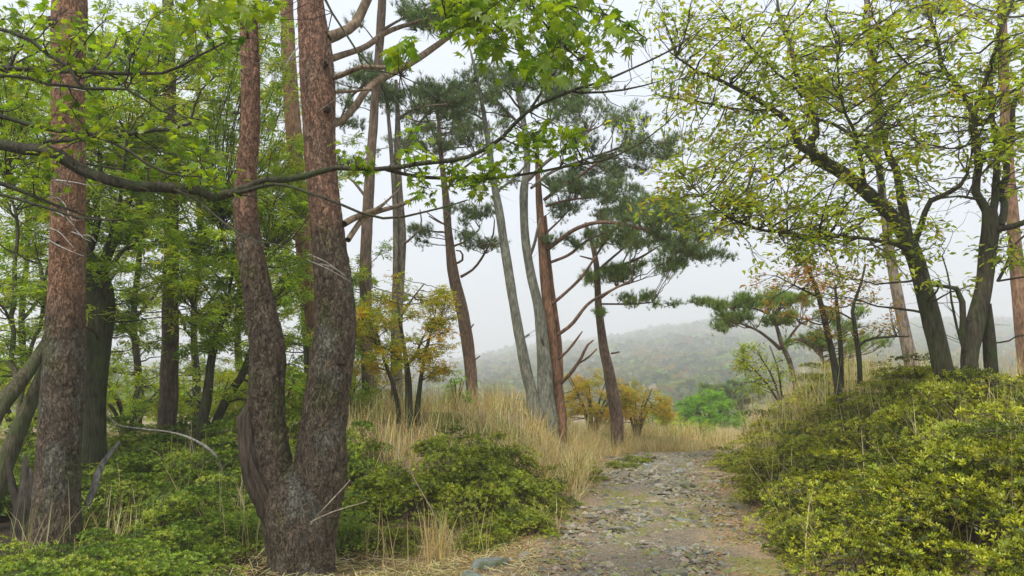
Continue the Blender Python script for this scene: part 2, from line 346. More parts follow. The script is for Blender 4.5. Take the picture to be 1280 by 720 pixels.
Z = H(X, Y); sd_ = np.abs(X - path_x(Y)); Z = Z - 0.06 * (1 - sstep(0.95, 1.25, sd_)) * (Y < 24)
def grid_faces(ny, nx):
    i, j = np.meshgrid(np.arange(ny - 1), np.arange(nx - 1), indexing='ij'); a = i * nx + j
    return np.stack([a, a + 1, a + nx + 1, a + nx], -1).reshape(-1, 4)
hum_shade = np.clip(sstep(.8, 1.7, -(X + .25 * fbm(X * 2, Y * 2, 0, 2, 81)) - .0 * Y) * (1 - sstep(8.5, 12, Y)) + .75 * sstep(1.6, 2.6, X - path_x(Y)) * (1 - sstep(11, 15, Y)), 0, 1)
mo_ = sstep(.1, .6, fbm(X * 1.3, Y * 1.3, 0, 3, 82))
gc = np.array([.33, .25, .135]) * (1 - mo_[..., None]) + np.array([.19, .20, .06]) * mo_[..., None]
gc = gc * (1 - hum_shade[..., None]) + np.array([.065, .048, .032]) * hum_shade[..., None]  # dark humus tone; around the forked pine it also paints in the shade
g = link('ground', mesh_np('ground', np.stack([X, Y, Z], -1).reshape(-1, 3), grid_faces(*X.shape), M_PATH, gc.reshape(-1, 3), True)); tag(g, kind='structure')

# hillside across the valley
def hill_top(x):     # height of the ridge by bearing at 850 m
    return 9 + 44 * sstep(-100, 230, x) + 7 * fbm(x / 150.0, 0.5, 0, 2, 61)
def HILL(x, y):
    t = sstep(80, 850, y); lin = np.clip((y - 80) / 770, 0, 1)
    return -5.0 + (hill_top(x * 850 / np.maximum(y, 60)) + 5.0) * (0.3 * t + 0.7 * lin) + 2.6 * fbm(x / 50, y / 50, 0, 2, 62) * lin
hx = np.arange(-800, 801, 12.0); hy = np.arange(68, 900, 9.0); HXg, HYg = np.meshgrid(hx, hy)
M_HILL = soil_mat('hillside_grass')
tag(link('hill', mesh_np('hill', np.stack([HXg, HYg, HILL(HXg, HYg)], -1).reshape(-1, 3), grid_faces(*HXg.shape), M_HILL, None, True)), kind='structure')

# the stony path
py_ = np.arange(-3, 24.01, 0.055); ps = np.linspace(-1.5, 1.5, 60)
PS, PY = np.meshgrid(ps, py_); PX = PS + path_x(PY)
edge = sstep(1.0, 1.45, np.abs(PS) + 0.25 * vnoise(PX * 1.5, PY * 1.5, 0, 71))
grav = sstep(-0.25, 0.35, fbm(PX * 1.1, PY * 0.8, 0, 3, 73) + 0.75 - 0.95 * np.abs(PS + 0.05))
PZ = H(PX, PY) + 0.012 + 0.022 * grav * (0.5 + 0.5 * fbm(PX * 14, PY * 14, 0, 2, 74)) + 0.02 * fbm(PX * 2, PY * 2, 0, 2, 75) - 0.10 * sstep(0.75, 1.0, edge) - 0.03 * edge
moss = sstep(0.05, 0.5, fbm(PX * 4.2 + 4, PY * 3.4, 0, 3, 76) + 0.35 * fbm(PX * .9, PY * .7, 0, 2, 77))
cg, cm, cl = np.array([0.27, 0.225, 0.165]), np.array([0.24, 0.25, 0.055]), np.array([0.42, 0.31, 0.19])
pc = cl * (1 - grav[..., None]) + cg * grav[..., None]; pc = pc * (1 - 0.75 * moss[..., None]) + cm * 0.75 * moss[..., None]
path = link('path', mesh_np('path', np.stack([PX, PY, PZ], -1).reshape(-1, 3), grid_faces(*PX.shape), M_PATH, pc.reshape(-1, 3), True)); tag(path, kind='structure')

# ------------------------------------------------------------------ leaf shapes
def tpl_leaf(wd=0.42, fold=0.10):
    V = np.array([[0, 0, 0], [-wd * .5, .38, fold], [0, .45, 0], [wd * .5, .38, fold], [-wd * .28, .75, fold * .6 - .05], [wd * .28, .75, fold * .6 - .05], [0, 1, -.12]])
    F = np.array([[0, 2, 1], [0, 3, 2], [1, 2, 4], [2, 3, 5], [2, 6, 4], [2, 5, 6]]); return V, F
def tpl_maple():
    pts = [(0, 0)]; lobes = [(-118, .5), (-75, .75), (-36, .93), (0, 1.0), (36, .93), (75, .75), (118, .5)]
    out = []
    for i, (a, r) in enumerate(lobes):
        a = math.radians(a)
        out.append((r * math.sin(a) * .62, .28 + r * math.cos(a) * .72, -.10 * r))
        if i < 6:
            b = math.radians((lobes[i][0] + lobes[i + 1][0]) / 2); out.append((.40 * math.sin(b) * .62, .28 + .40 * math.cos(b) * .72, .03))
    V = np.array([[0, .25, 0]] + out + [[0, 0.0, 0.0]]); n = len(out)
    F = [[0, i + 1, i] for i in range(1, n)] + [[0, n + 1, n], [0, 1, n + 1]]
    return V, np.array(F)
def tpl_spray(k=3, wd=0.5):
    V, F = [], []
    for i in range(k):
        a = (i - (k - 1) / 2) * 0.95; L = 1 - .18 * abs(i - (k - 1) / 2)
        d = np.array([math.sin(a), math.cos(a), -0.12]); n = np.array([math.cos(a), -math.sin(a), 0])
        b = len(V); V += [d * .05, d * .5 * L - n * wd * .25 * L + [0, 0, .05], d * L, d * .5 * L + n * wd * .25 * L + [0, 0, .05]]
        F += [[b, b + 2, b + 1], [b, b + 3, b + 2]]
    return np.array(V), np.array(F)
def tpl_whorl(k=6):
    V, F = [], []
    for i in range(k):
        a = i * 2 * math.pi / k + 0.2 * (i % 2); L = 1.0 if i % 2 else 0.8
        d = np.array([math.cos(a), math.sin(a), 0.35 if i % 2 else 0.7]); n = np.array([-math.sin(a), math.cos(a), 0])
        b = len(V); V += [d * .08, d * .6 * L - n * .24 * L, d * L, d * .6 * L + n * .24 * L]
        F += [[b, b + 2, b + 1], [b, b + 3, b + 2]]
    return np.array(V), np.array(F)
def tpl_tuft(k=26, wd=0.035, seed=3):
    r = np.random.default_rng(seed); V, F = [], []
    for i in range(k):
        a = r.random() * 2 * math.pi; e = math.radians(8 + 82 * r.random() ** 0.8); L = 0.75 + .4 * r.random()
        d = np.array([math.cos(a) * math.cos(e), math.sin(a) * math.cos(e), math.sin(e)]) * L
        n = np.cross(d, r.normal(size=3)); n = n / np.linalg.norm(n) * wd
        o = np.array([0, 0, -.45 * r.random()]); b = len(V); V += [o - n, o + n, d + o * .4]; F.append([b, b + 1, b + 2])
    return np.array(V), np.array(F)
LEAF, MAPLE, SPRAY, WHORL = tpl_leaf(), tpl_maple(), tpl_spray(), tpl_whorl()
TUFTS = [tpl_tuft(17, 0.036, 3), tpl_tuft(17, 0.036, 4)]

def scatter(tpl, pos, yax, zax, size, col):
    """copies of a template leaf; local y along yax, z about zax"""
    V, F = tpl; N = len(pos); yax = norm(yax); x = norm(np.cross(yax, zax)); z = np.cross(x, yax)
    size = np.broadcast_to(size, (N,))
    W = (V[None, :, 0, None] * x[:, None] + V[None, :, 1, None] * yax[:, None] + V[None, :, 2, None] * z[:, None]) * size[:, None, None] + pos[:, None]
    FF = (F[None] + (np.arange(N) * len(V))[:, None, None]).reshape(-1, 3)
    return W.reshape(-1, 3), FF, np.repeat(col, len(V), 0)
def pick_cols(cols, n, per=None, jit=0.22):
    """cols: list of (weight, rgb)"""
    wts = np.array([c[0] for c in cols], float); A = np.array([c[1] for c in cols], float)
    i = rng.choice(len(cols), n if per is None else per.max() + 1, p=wts / wts.sum())
    if per is not None: i = i[per]
    c = A[i] * (1 + jit * rng.normal(size=(n, 1)) + 0.06 * rng.normal(size=(n, 3)))
    return np.clip(c, 0.004, 0.8)

def crown(limbs, C, Rad, ntwig, nleaf, tpl, size, cols, twig_col=(0.10, 0.08, 0.06), r_tip=0.0016, tuft=False, droop=0.15, bl_r=0.011, flat=0.5, up_bias=0.35, ktwig=4, spread=0.04, start=0.4, twig_sides=3):
    """foliage clusters C (N,3) of radii Rad, each tied to the nearest limb by a branchlet, with twigs and leaves"""
    pool = np.concatenate([l[0] for l in limbs]); pr = np.concatenate([l[1] for l in limbs]); N = len(C)
    d = np.linalg.norm(C[:, None] - pool[None], axis=2) + up_bias * np.maximum(pool[None, :, 2] - C[:, None, 2] + 0.1, 0) * 2
    d = d * (1 + 0.12 * rng.random(d.shape)); ix = d.argmin(1); A = pool[ix]
    ln = np.linalg.norm(C - A, axis=1)
    mid = A * .5 + C * .5 + np.stack([rng.normal(size=N) * .10, rng.normal(size=N) * .10, rng.normal(size=N) * .06 - 0.02], -1) * ln[:, None]
    K = 7; t = np.linspace(0, 1, K)[None, :, None]
    B = A[:, None] * (1 - t) ** 2 + mid[:, None] * 2 * t * (1 - t) + C[:, None] * t ** 2
    B[:, 1:-1] += rng.normal(size=(N, K - 2, 3)) * (0.018 * ln)[:, None, None]
    r0 = np.minimum(pr[ix] * 0.7, 0.004 + bl_r * ln); BR = r0[:, None] * (1 - t[..., 0]) + (r_tip * 1.8) * t[..., 0]
    tw = Acc(); V, F = tubes(B, BR, 5); tw.add(V, F, twig_col)
    ci = np.repeat(np.arange(N), ntwig); M = len(ci)
    ts = start + (1 - start) * rng.random(M) ** 0.7; k = ts * (K - 1); k0 = np.minimum(k.astype(int), K - 2); f = (k - k0)[:, None]
    st = B[ci, k0] * (1 - f) + B[ci, k0 + 1] * f
    u = norm(rng.normal(size=(M, 3))) * (rng.random(M) ** 0.45)[:, None]
    en = C[ci] + u * Rad[ci]
    tl = np.linalg.norm(en - st, axis=1); tt = np.linspace(0, 1, ktwig)[None, :, None]
    TW = st[:, None] * (1 - tt) + en[:, None] * tt
    TW[:, 1:-1] += rng.normal(size=(M, ktwig - 2, 3)) * (0.06 * tl)[:, None, None]
    TW[:, :, 2] -= (droop * tl * 0.3)[:, None] * (tt[..., 0] ** 2)
    TR = (r_tip * 1.7) * (1 - tt[..., 0]) + r_tip * 0.6 * tt[..., 0] + 0 * tl[:, None]
    V, F = tubes(TW, TR, twig_sides); tw.add(V, F, twig_col)
    li = np.repeat(np.arange(M), nleaf); Q = len(li)
    lt = (0.35 + 0.65 * rng.random(Q)) if nleaf > 1 else np.ones(Q)
    lt[::nleaf] = 1.0
    k = lt * (ktwig - 1); k0 = np.minimum(k.astype(int), ktwig - 2); f = (k - k0)[:, None]
    pos = TW[li, k0] * (1 - f) + TW[li, k0 + 1] * f + rng.normal(size=(Q, 3)) * spread
    td = norm(en - st)[li]
    sz = size * (0.7 + 0.6 * rng.random(Q)); col = pick_cols(cols, Q, ci[li] * 3 + rng.integers(0, 3, Q))
    lv = Acc()
    if tuft:
        zd = norm(td * 0.55 + np.array([0, 0, 0.7]) + rng.normal(size=(Q, 3)) * .3)
        yd = np.cross(zd, norm(rng.normal(size=(Q, 3))))
        h = rng.random(Q) < .5
        for tp, mk in zip(TUFTS, (h, ~h)):
            if mk.any(): lv.add(*scatter(tp, pos[mk], yd[mk], zd[mk], sz[mk], col[mk]))
    else:
        rnd = rng.normal(size=(Q, 3)); yd = norm(td * 0.5 + rnd * [0.7, 0.7, 0.25] + np.array([0, 0, -droop]))
        zd = norm(np.array([0, 0, 1.0]) + rng.normal(size=(Q, 3)) * flat)
        lv.add(*scatter(tpl, pos, yd, zd, sz, col))
    return tw, lv

def blobs(*regs):
    """regs: (px, py, half-w px, half-h px, d0, d1, n, cluster radius m, flatness) -> cluster centres and radii"""
    C, R = [], []
    for (px, py, rw, rh, d0, d1, n, cr, fl) in regs:
        for i in range(n):
            a = rng.random() * 2 * math.pi; q = math.sqrt(rng.random())
            C.append(at(px + rw * q * math.cos(a), py + rh * q * math.sin(a), d0 + (d1 - d0) * rng.random()))
            s = cr * (0.75 + 0.5 * rng.random()); R.append((s, s, s * fl))
    return np.array(C), np.array(R)

def tree(name, label, cat, trunks, branches, mat, tcol, clusters=None, group=None, ns=16, lump=0.10, bark=None, bmat=None, bcol=None, seed=0, dead_twigs=0, **cw):
    """trunks / branches: lists of (P, R). Empty at the base > trunk, branch, twigs, crown"""
    base = trunks[0][0][0].copy(); base[2] = float(H(base[0], base[1])) if base[1] < 60 else base[2]
    rt = root(name, label, cat, base, group)
    for i, (P, R) in enumerate(trunks):
        a = Acc()
        if bark: a.add(*bark_tube(P, R, seed=seed + i, **bark))
        else: a.add(*rough_tube(P, R, ns, lump, tcol, seed + i))
        link('trunk', a.mesh('trunk', mat, True, base), rt)
    for i, (P, R) in enumerate(branches):
        a = Acc(); a.add(*rough_tube(P, R, 9, lump * 0.8, bcol or tcol, seed + 30 + i)); link('branch', a.mesh('branch', bmat or mat, True, base), rt)
    if dead_twigs:
        tw = Acc(); src = (branches or trunks); m = dead_twigs
        pool = np.concatenate([p for p, r in src]); tg = np.concatenate([norm(np.gradient(p, axis=0)) for p, r in src]); ii = rng.integers(0, len(pool), m)
        dr = norm(tg[ii] * .7 + rng.normal(size=(m, 3)) * .5); ln = .15 + .5 * rng.random(m)
        K = 5; t = np.linspace(0, 1, K); Pq = pool[ii][:, None] + dr[:, None] * (t[None, :, None] * ln[:, None, None]); Pq[:, 1:] += rng.normal(size=(m, K - 1, 3)) * .018
        V, F = tubes(Pq, np.linspace(.0035, .001, K)[None] * np.ones((m, 1)), 4); tw.add(V, F, bcol or tcol)
        link('dead_twigs', tw.mesh('dead_twigs', M_DEAD, True, base), rt)['kind'] = 'stuff'
    if clusters is not None:
        tw, lv = crown(trunks + branches, clusters[0], clusters[1], **cw)
        link('twigs', tw.mesh('twigs', M_TWIG, True, base), rt)['kind'] = 'stuff'
        link('crown', lv.mesh('crown', M_NEEDLE if cw.get('tuft') else M_LEAF, False, base), rt)['kind'] = 'stuff'
    return rt

# colour families (base colours)
G_MAPLE = [(3, (0.22, 0.34, 0.014)), (2, (0.30, 0.42, 0.018)), (1, (0.12, 0.23, 0.012))]
G_SPRING = [(3, (0.27, 0.40, 0.03)), (2, (0.35, 0.47, 0.035)), (1, (0.17, 0.30, 0.03)), (.8, (0.42, 0.44, 0.05))]
G_YEL = [(3, (0.40, 0.46, 0.03)), (2.5, (0.32, 0.43, 0.03)), (.5, (0.46, 0.38, 0.035)), (.7, (0.20, 0.30, 0.02))]
G_OCH = [(3, (0.44, 0.36, 0.02)), (2, (0.34, 0.36, 0.02)), (1.3, (0.52, 0.32, 0.02))]
G_ORG = [(2, (0.46, 0.25, 0.05)), (2.4, (0.32, 0.30, 0.04)), (1, (0.42, 0.32, 0.04)), (.5, (0.48, 0.17, 0.07))]
G_PINE = [(3, (0.18, 0.25, 0.085)), (2, (0.26, 0.33, 0.10)), (1, (0.12, 0.18, 0.06))]
G_PINE2 = [(3, (0.22, 0.32, 0.055)), (2, (0.30, 0.40, 0.065)), (1, (0.14, 0.21, 0.045))]
MAPLE_KW = dict(tpl=MAPLE, size=0.085, cols=G_MAPLE, ntwig=5, nleaf=4)
PINE_KW = dict(tpl=None, tuft=True, size=0.12, cols=G_PINE, ntwig=20, nleaf=3, droop=-0.15, spread=0.05, twig_col=(0.13, 0.08, 0.055), bl_r=0.016, up_bias=0.8, ktwig=2)
def ground_pt(px, d, sink=0.25):
    p = at(px, HORIZON, d); return [p[0], p[1], float(H(p[0], p[1])) - sink]
def trunk_from(pts, sink=0.25):
    """limb whose foot is carried down into the ground"""
    P, R = limb(pts); z = float(H(P[0][0], P[0][1])) - sink
    if P[0][2] > z:
        P = np.vstack([[P[0][0], P[0][1], z], P]); R = np.append(R[0] * 1.05, R)
    return P, R

# ------------------------------------------------------------------ red pines close to the path
D = 7.3
tp = trunk_from([(64, 705, D, 80), (70, 650, D, 70), (74, 560, D, 63), (80, 450, D, 59), (84, 330, D, 53), (86, 200, D, 50), (85, 110, D, 49), (86, 50, D, 52), (87, 15, D, 54), (87, -60, D, 46), (88, -250, D, 40), (90, -480, D, 28), (92, -640, D, 14)])
brs = [limb([(90, -330, D, 16), (60, -380, D + .4, 12), (10, -420, D + .8, 6)]), limb([(92, -420, D, 14), (140, -480, D - .3, 10), (190, -520, D - .5, 5)]), limb([(88, -260, D, 13), (120, -300, D + .8, 9), (160, -330, D + 1.4, 5)])]
t = tree('red_pine', 'thick straight red pine standing alone, grey plated foot and orange upper trunk', 'tree', [tp], brs, M_PINE, None, blobs((20, -440, 70, 50, 7, 8.5, 4, .4, .35), (150, -520, 70, 60, 6.4, 7.6, 4, .4, .35), (140, -350, 50, 30, 8, 9, 2, .4, .35), (90, -640, 50, 30, 7, 7.6, 5, .35, .4)),
         bark=dict(flare=(.10, 0.0), z_orange=(1.7, 2.7)), bcol=(.3, .17, .1), bmat=M_PINE2, seed=3, **PINE_KW)
pine0 = t
# pale dead twigs that stick out of its trunk
a = Acc(); rr = np.random.default_rng(5)
for (px, py, dx, dy) in [(62, 285, 30, 25), (64, 262, 50, 40), (60, 300, 45, 20), (88, 232, -40, -12), (70, 225, 60, 3), (62, 280, -22, 15), (66, 246, 32, 30), (90, 290, 30, 12), (60, 60, -40, 10), (62, 110, 50, 5), (64, 40, 42, -3)]:
    P, R = limb([(px, py, D - .22, 2.6), (px + dx * .4, py + dy * .3 + rr.normal() * 3, D - .38, 2.0), (px + dx * .75, py + dy * .8 + rr.normal() * 3, D - .45, 1.5), (px + dx, py + dy, D - .48, .8)], 8)
    V, F = tubes(P[None], R[None], 5); a = Acc(); a.add(V, F, (.36, .33, .28)); link('dead_twig', a.mesh('dead_twig', M_DEAD, True, t.location), t)

D = 6.5
butt = trunk_from([(376, 735, D, 104), (376, 700, D, 100), (375, 655, D, 112), (373, 620, D, 110), (372, 596, D, 76), (372, 578, D, 16)])
lst = limb([(364, 745, D, 66), (361, 690, D, 60), (352, 640, D, 62), (342, 592, D, 64), (335, 540, D, 57), (333, 490, D, 56), (335, 440, D, 56), (325, 380, D, 47), (314, 320, D, 42), (307, 260, D, 37), (308, 215, D, 33), (313, 160, D, 30), (313, 90, D, 29), (311, 20, D, 28), (308, -120, D, 25), (300, -320, D, 20), (290, -480, D, 10)])
rst = limb([(390, 745, D, 70), (390, 690, D, 66), (394, 640, D, 76), (400, 592, D, 82), (404, 540, D, 74), (411, 480, D, 70), (418, 420, D, 66), (417, 360, D, 60), (411, 300, D, 54), (403, 230, D, 50), (399, 170, D, 51), (397, 110, D, 56), (394, 60, D, 54), (388, 0, D, 44), (384, -120, D, 38), (378, -320, D, 30), (372, -560, D, 12)])
brs = [limb([(408, 48, D, 22), (425, 42, D + .1, 19), (442, 32, D + .2, 17), (452, 15, D + .3, 16), (463, -8, D + .4, 15), (490, -40, D + .6, 12), (530, -90, D + .9, 7)]),
       limb([(412, 74, D, 13), (430, 68, D + .2, 11), (458, 58, D + .5, 10), (480, 42, D + .8, 9), (505, 32, D + 1.0, 7), (540, 22, D + 1.2, 4)]),
       limb([(412, 158, D, 13), (428, 150, D + .1, 12), (445, 132, D + .2, 12), (458, 112, D + .3, 12), (478, 98, D + .5, 13), (505, 84, D + .7, 12), (530, 68, D + .9, 11), (558, 48, D + 1.1, 10), (590, 24, D + 1.3, 9), (640, -20, D + 1.6, 6)]),
       limb([(415, 98, D, 9), (432, 92, D - .1, 9), (450, 84, D - .2, 8), (470, 84, D - .2, 8), (490, 85, D - .2, 6)]),
       limb([(418, 115, D, 6), (440, 114, D + .1, 5), (466, 111, D + .1, 3)]),
       limb([(430, 280, D, 11), (448, 270, D + .2, 10), (470, 262, D + .3, 7), (485, 250, D + .5, 4), (500, 235, D + .6, 2)]),
       limb([(435, 300, D, 9), (455, 272, D + .3, 9), (480, 262, D + .4, 8), (505, 255, D + .6, 6), (530, 240, D + .8, 3)])]
t = tree('double_trunk_pine', 'red pine forking low into two thick trunks, rotten stub at its foot', 'tree', [butt, lst, rst], brs, M_PINE, None,
         blobs((545, 18, 30, 14, 7.4, 8.0, 3, .24, .4), (480, -70, 60, 40, 6.6, 7.6, 5, .35, .35), (600, -40, 60, 30, 7.4, 8.4, 5, .35, .35), (372, -560, 80, 50, 6, 7.4, 5, .4, .35), (290, -480, 70, 40, 6, 7.2, 4, .4, .35)),
         bark=dict(z_orange=(2.2, 3.3), hi=(.33, .185, .12)), bcol=(.24, .17, .11), bmat=M_PINE2, seed=11, **PINE_KW)
a = Acc(); P, R = limb([(313, 503, D - .08, 9), (307, 516, D - .12, 18), (305, 540, D - .14, 19), (309, 570, D - .15, 20), (317, 600, D - .16, 23), (330, 628, D - .15, 26), (345, 655, D - .06, 28)])
a.add(*rough_tube(P[::-1], R[::-1], 48, .22, (.12, .09, .065), 5, 14.0, .24)); link('rotten_stub', a.mesh('rotten_stub', M_DEAD, True, t.location), t)['label'] = 'dark splintered stub of dead wood'
a = Acc(); rr = np.random.default_rng(6)
for (px, py, dx, dy) in [(386, 318, 40, 22), (384, 325, 55, 28), (398, 140, 34, -26), (400, 330, 32, 15), (372, 60, -18, 30), (374, 70, -30, 10)]:
    P, R = limb([(px, py, D - .18, 2.4), (px + dx * .5, py + dy * .3 + rr.normal() * 2, D - .34, 2.0), (px + dx, py + dy, D - .42, .9)], 8); V, F = tubes(P[None], R[None], 5); a = Acc(); a.add(V, F, (.3, .27, .23)); link('dead_twig', a.mesh('dead_twig', M_DEAD, True, t.location), t)

def scar(tree_, px, py, d, w0, dx=3, dy=4):
    """low healed knot of a lost branch, sunk in the bark"""
    P, R = limb([(px, py, d + .10, w0 * 1.5), (px + dx * .5, py + dy * .5, d + .04, w0 * 1.2), (px + dx, py + dy, d + .012, w0 * .7), (px + dx, py + dy, d + .03, w0 * .35), (px + dx, py + dy, d + .06, w0 * .2)], 12)
    a_ = Acc(); a_.add(*rough_tube(P, R, 20, .45, (.12, .088, .065), int(px), 22.0)); link('branch_scar', a_.mesh('branch_scar', M_PINE, True, tree_.location), tree_)
for q in ((404, 78, 6.35, 11), (407, 134, 6.35, 10), (427, 452, 6.32, 9), (346, 462, 6.38, 8)): scar(t, *q)
for q in ((72, 26, 7.15, 18, -2, 6), (98, 38, 7.17, 10), (70, 300, 7.14, 7)): scar(pine0, *q)
# ------------------------------------------------------------------ pines further off
def pine(label, tr, brs, cl, tcol, bcol=None, name='pine', mat=M_PINE2, kw=None, **k):
    q = dict(PINE_KW); q.update(kw or {})
    if cl is not None: m_ = 1.25 * cl[1].max(1)[:, None] * np.array([.75, .75, .13]); cl = (np.concatenate([cl[0] + m_ * rng.normal(size=cl[0].shape), cl[0] + m_ * rng.normal(size=cl[0].shape)]), np.concatenate([cl[1] * np.array([.66, .66, .42])] * 2))
    return tree(name, label, 'tree', [trunk_from(x) if i == 0 else limb(x) for i, x in enumerate(tr)], [limb(b) for b in brs], mat, tcol, cl, bcol=bcol, ns=22, lump=.09, **k, **q)
ORG, GRY, LIC = (.30, .17, .10), (.21, .19, .165), (.25, .245, .19)
BIG = dict(size=.092, ntwig=12)
pine('orange red pine trunk rising straight behind the double-trunk pine', [[(404, 520, 12, 30), (396, 430, 12, 28), (378, 290, 12, 26), (366, 150, 12, 25), (360, 60, 12, 23), (358, -60, 12, 20), (356, -260, 12, 12)]],
     [[(358, -100, 12, 8), (400, -140, 11.5, 4)], [(357, -160, 12, 8), (320, -190, 12.4, 4)]], blobs((400, -140, 60, 30, 11, 12.4, 6, .5, .35), (310, -200, 60, 30, 11.8, 13, 6, .5, .35), (356, -260, 50, 30, 11.6, 12.4, 5, .5, .35)), ORG, seed=40, kw=BIG)
pine('slim straight pine with reddish upper trunk behind ochre maple', [[(462, 515, 13, 22), (458, 420, 13, 20), (457, 330, 13, 19), (461, 240, 13, 17), (467, 150, 13, 15), (474, 60, 13, 14), (479, -30, 13, 13), (484, -160, 13, 8)]],
     [[(460, 250, 13, 5), (440, 225, 13.2, 4), (428, 220, 13.3, 2)], [(470, 95, 13, 6), (440, 120, 13.4, 4), (425, 150, 13.6, 3)], [(474, 40, 13, 6), (510, 20, 12.6, 4), (560, 2, 12.2, 2)], [(478, -20, 13, 6), (530, -30, 12.6, 4)]],
     blobs((440, 140, 28, 14, 13.2, 13.8, 4, .3, .35), (545, 10, 45, 22, 12.2, 13, 8, .32, .4), (500, -40, 80, 30, 12.4, 13.4, 8, .4, .4), (435, 210, 20, 8, 13.3, 13.6, 2, .25, .3)), (.23, .16, .115), seed=44, kw=BIG)
pine('twisted pair-stemmed pine with peeling grey and orange bark', [[(496, 518, 13.6, 20), (496, 430, 13.6, 17), (499, 350, 13.6, 16), (502, 290, 13.6, 15), (497, 230, 13.6, 14), (497, 180, 13.6, 11), (497, 140, 13.6, 8), (495, 100, 13.6, 5)], [(492, 440, 13.5, 10), (494, 340, 13.45, 9), (494, 270, 13.45, 8), (490, 200, 13.5, 7), (483, 120, 13.5, 5), (480, 90, 13.5, 3)]],
     [[(500, 306, 13.6, 5), (512, 300, 13.5, 4), (521, 290, 13.4, 4), (527, 282, 13.4, 3), (525, 262, 13.4, 2)], [(498, 150, 13.6, 5), (520, 135, 13.4, 4), (560, 130, 13.2, 3)], [(497, 200, 13.6, 5), (520, 160, 13.9, 4), (545, 128, 14.1, 3)]],
     blobs((525, 115, 45, 22, 13, 14.2, 16, .3, .4), (575, 130, 28, 22, 13, 14, 8, .3, .4), (480, 90, 30, 16, 13, 14, 5, .3, .4), (440, 90, 25, 12, 13, 14, 4, .28, .4)), (.24, .20, .15), seed=48, kw=BIG)
pine('leaning orange-brown pine with dead side branches at the edge of tall dry grass', [[(592, 512, 15.5, 19), (587, 450, 15.5, 20), (579, 395, 15.5, 20), (567, 345, 15.5, 18), (561, 295, 15.5, 13), (557, 245, 15.5, 11), (552, 200, 15.5, 8), (548, 150, 15.5, 6), (542, 110, 15.5, 4)]],
     [[(576, 346, 15.5, 5), (592, 336, 15.4, 4), (605, 318, 15.3, 4), (616, 295, 15.2, 3), (618, 275, 15.2, 2)], [(562, 282, 15.5, 4), (550, 278, 15.5, 3), (536, 270, 15.4, 2)], [(566, 308, 15.5, 4), (585, 300, 15.4, 3), (600, 285, 15.4, 2)], [(568, 330, 15.5, 4), (578, 325, 15.4, 4), (577, 315, 15.4, 3), (570, 313, 15.3, 2)],
      [(556, 240, 15.5, 5), (580, 210, 15.2, 4), (610, 190, 15, 2)], [(553, 205, 15.5, 5), (530, 185, 15.7, 3), (505, 175, 16, 2)], [(582, 420, 15.5, 3), (592, 405, 15.4, 2)], [(587, 455, 15.5, 3), (600, 445, 15.4, 2)]],
     blobs((575, 165, 40, 28, 14.8, 16, 14, .34, .4), (520, 180, 40, 20, 15.2, 16.2, 9, .34, .4), (545, 120, 40, 20, 15, 16, 9, .34, .4), (588, 262, 26, 10, 15, 15.8, 5, .26, .35), (537, 292, 18, 10, 15.2, 15.6, 3, .24, .35), (598, 302, 26, 8, 15, 15.6, 4, .24, .35)), (.26, .165, .115), seed=52, kw=BIG)
pine('bare silver-grey dead pine in the clump on the grassy bank', [[(672, 525, 14, 30), (664, 490, 14, 19), (655, 450, 14, 18), (644, 390, 14, 16), (634, 330, 14, 15), (625, 270, 14, 14), (617, 225, 14, 11), (609, 170, 14, 9), (600, 115, 14, 6), (592, 80, 14, 5), (588, 62, 14, 3)]],
     [[(594, 82, 14, 3), (604, 72, 13.9, 2.4), (618, 70, 13.8, 1.6)], [(592, 78, 14, 3), (600, 62, 14.1, 2), (606, 54, 14.1, 1.2)], [(628, 300, 14, 5), (618, 305, 13.9, 4), (606, 296, 13.8, 3)], [(620, 240, 14, 5), (640, 225, 14.1, 4), (658, 205, 14.2, 3)], [(605, 150, 14, 4), (585, 140, 14, 3), (560, 150, 13.8, 2)], [(650, 425, 14, 4), (662, 418, 14, 3)]],
     None, LIC, seed=56, dead_twigs=26, name='dead_pine', mat=M_PINE2)
pine('tall lichen-grey pine with broad crown in the clump on the grassy bank', [[(684, 525, 14.2, 34), (682, 490, 14.2, 26), (680, 450, 14.2, 22), (674, 390, 14.2, 17), (662, 335, 14.2, 14), (656, 290, 14.2, 14), (655, 240, 14.2, 14), (659, 200, 14.2, 11), (654, 150, 14.2, 9), (646, 110, 14.2, 7), (640, 75, 14.2, 5)]],
     [[(658, 330, 14.2, 6), (668, 305, 14.1, 5), (672, 285, 14, 4), (676, 272, 14, 3)], [(660, 225, 14.2, 7), (680, 205, 14.1, 6), (700, 190, 14, 5), (735, 165, 13.8, 3)], [(656, 180, 14.2, 6), (690, 150, 14.2, 5), (720, 120, 14.2, 3)], [(654, 160, 14.2, 5), (625, 130, 14.4, 4), (610, 110, 14.6, 2)], [(664, 235, 14.2, 5), (690, 215, 14.6, 5), (730, 200, 15, 4), (775, 185, 15.3, 3), (810, 175, 15.5, 2)], [(647, 115, 14.2, 4), (670, 95, 14, 3), (700, 90, 13.9, 2)], [(682, 440, 14.2, 6), (676, 420, 14, 4)]],
     blobs((640, 112, 50, 34, 13.6, 15, 14, .36, .4), (690, 112, 45, 30, 13.6, 15, 13, .36, .4), (740, 150, 45, 30, 13.6, 15.2, 13, .36, .4), (800, 190, 42, 24, 14.8, 15.8, 13, .36, .4), (770, 215, 35, 14, 14.8, 15.8, 7, .32, .4), (830, 190, 22, 12, 15.2, 15.8, 5, .3, .4)), LIC, (.24, .19, .15), seed=60, kw=BIG, dead_twigs=10)
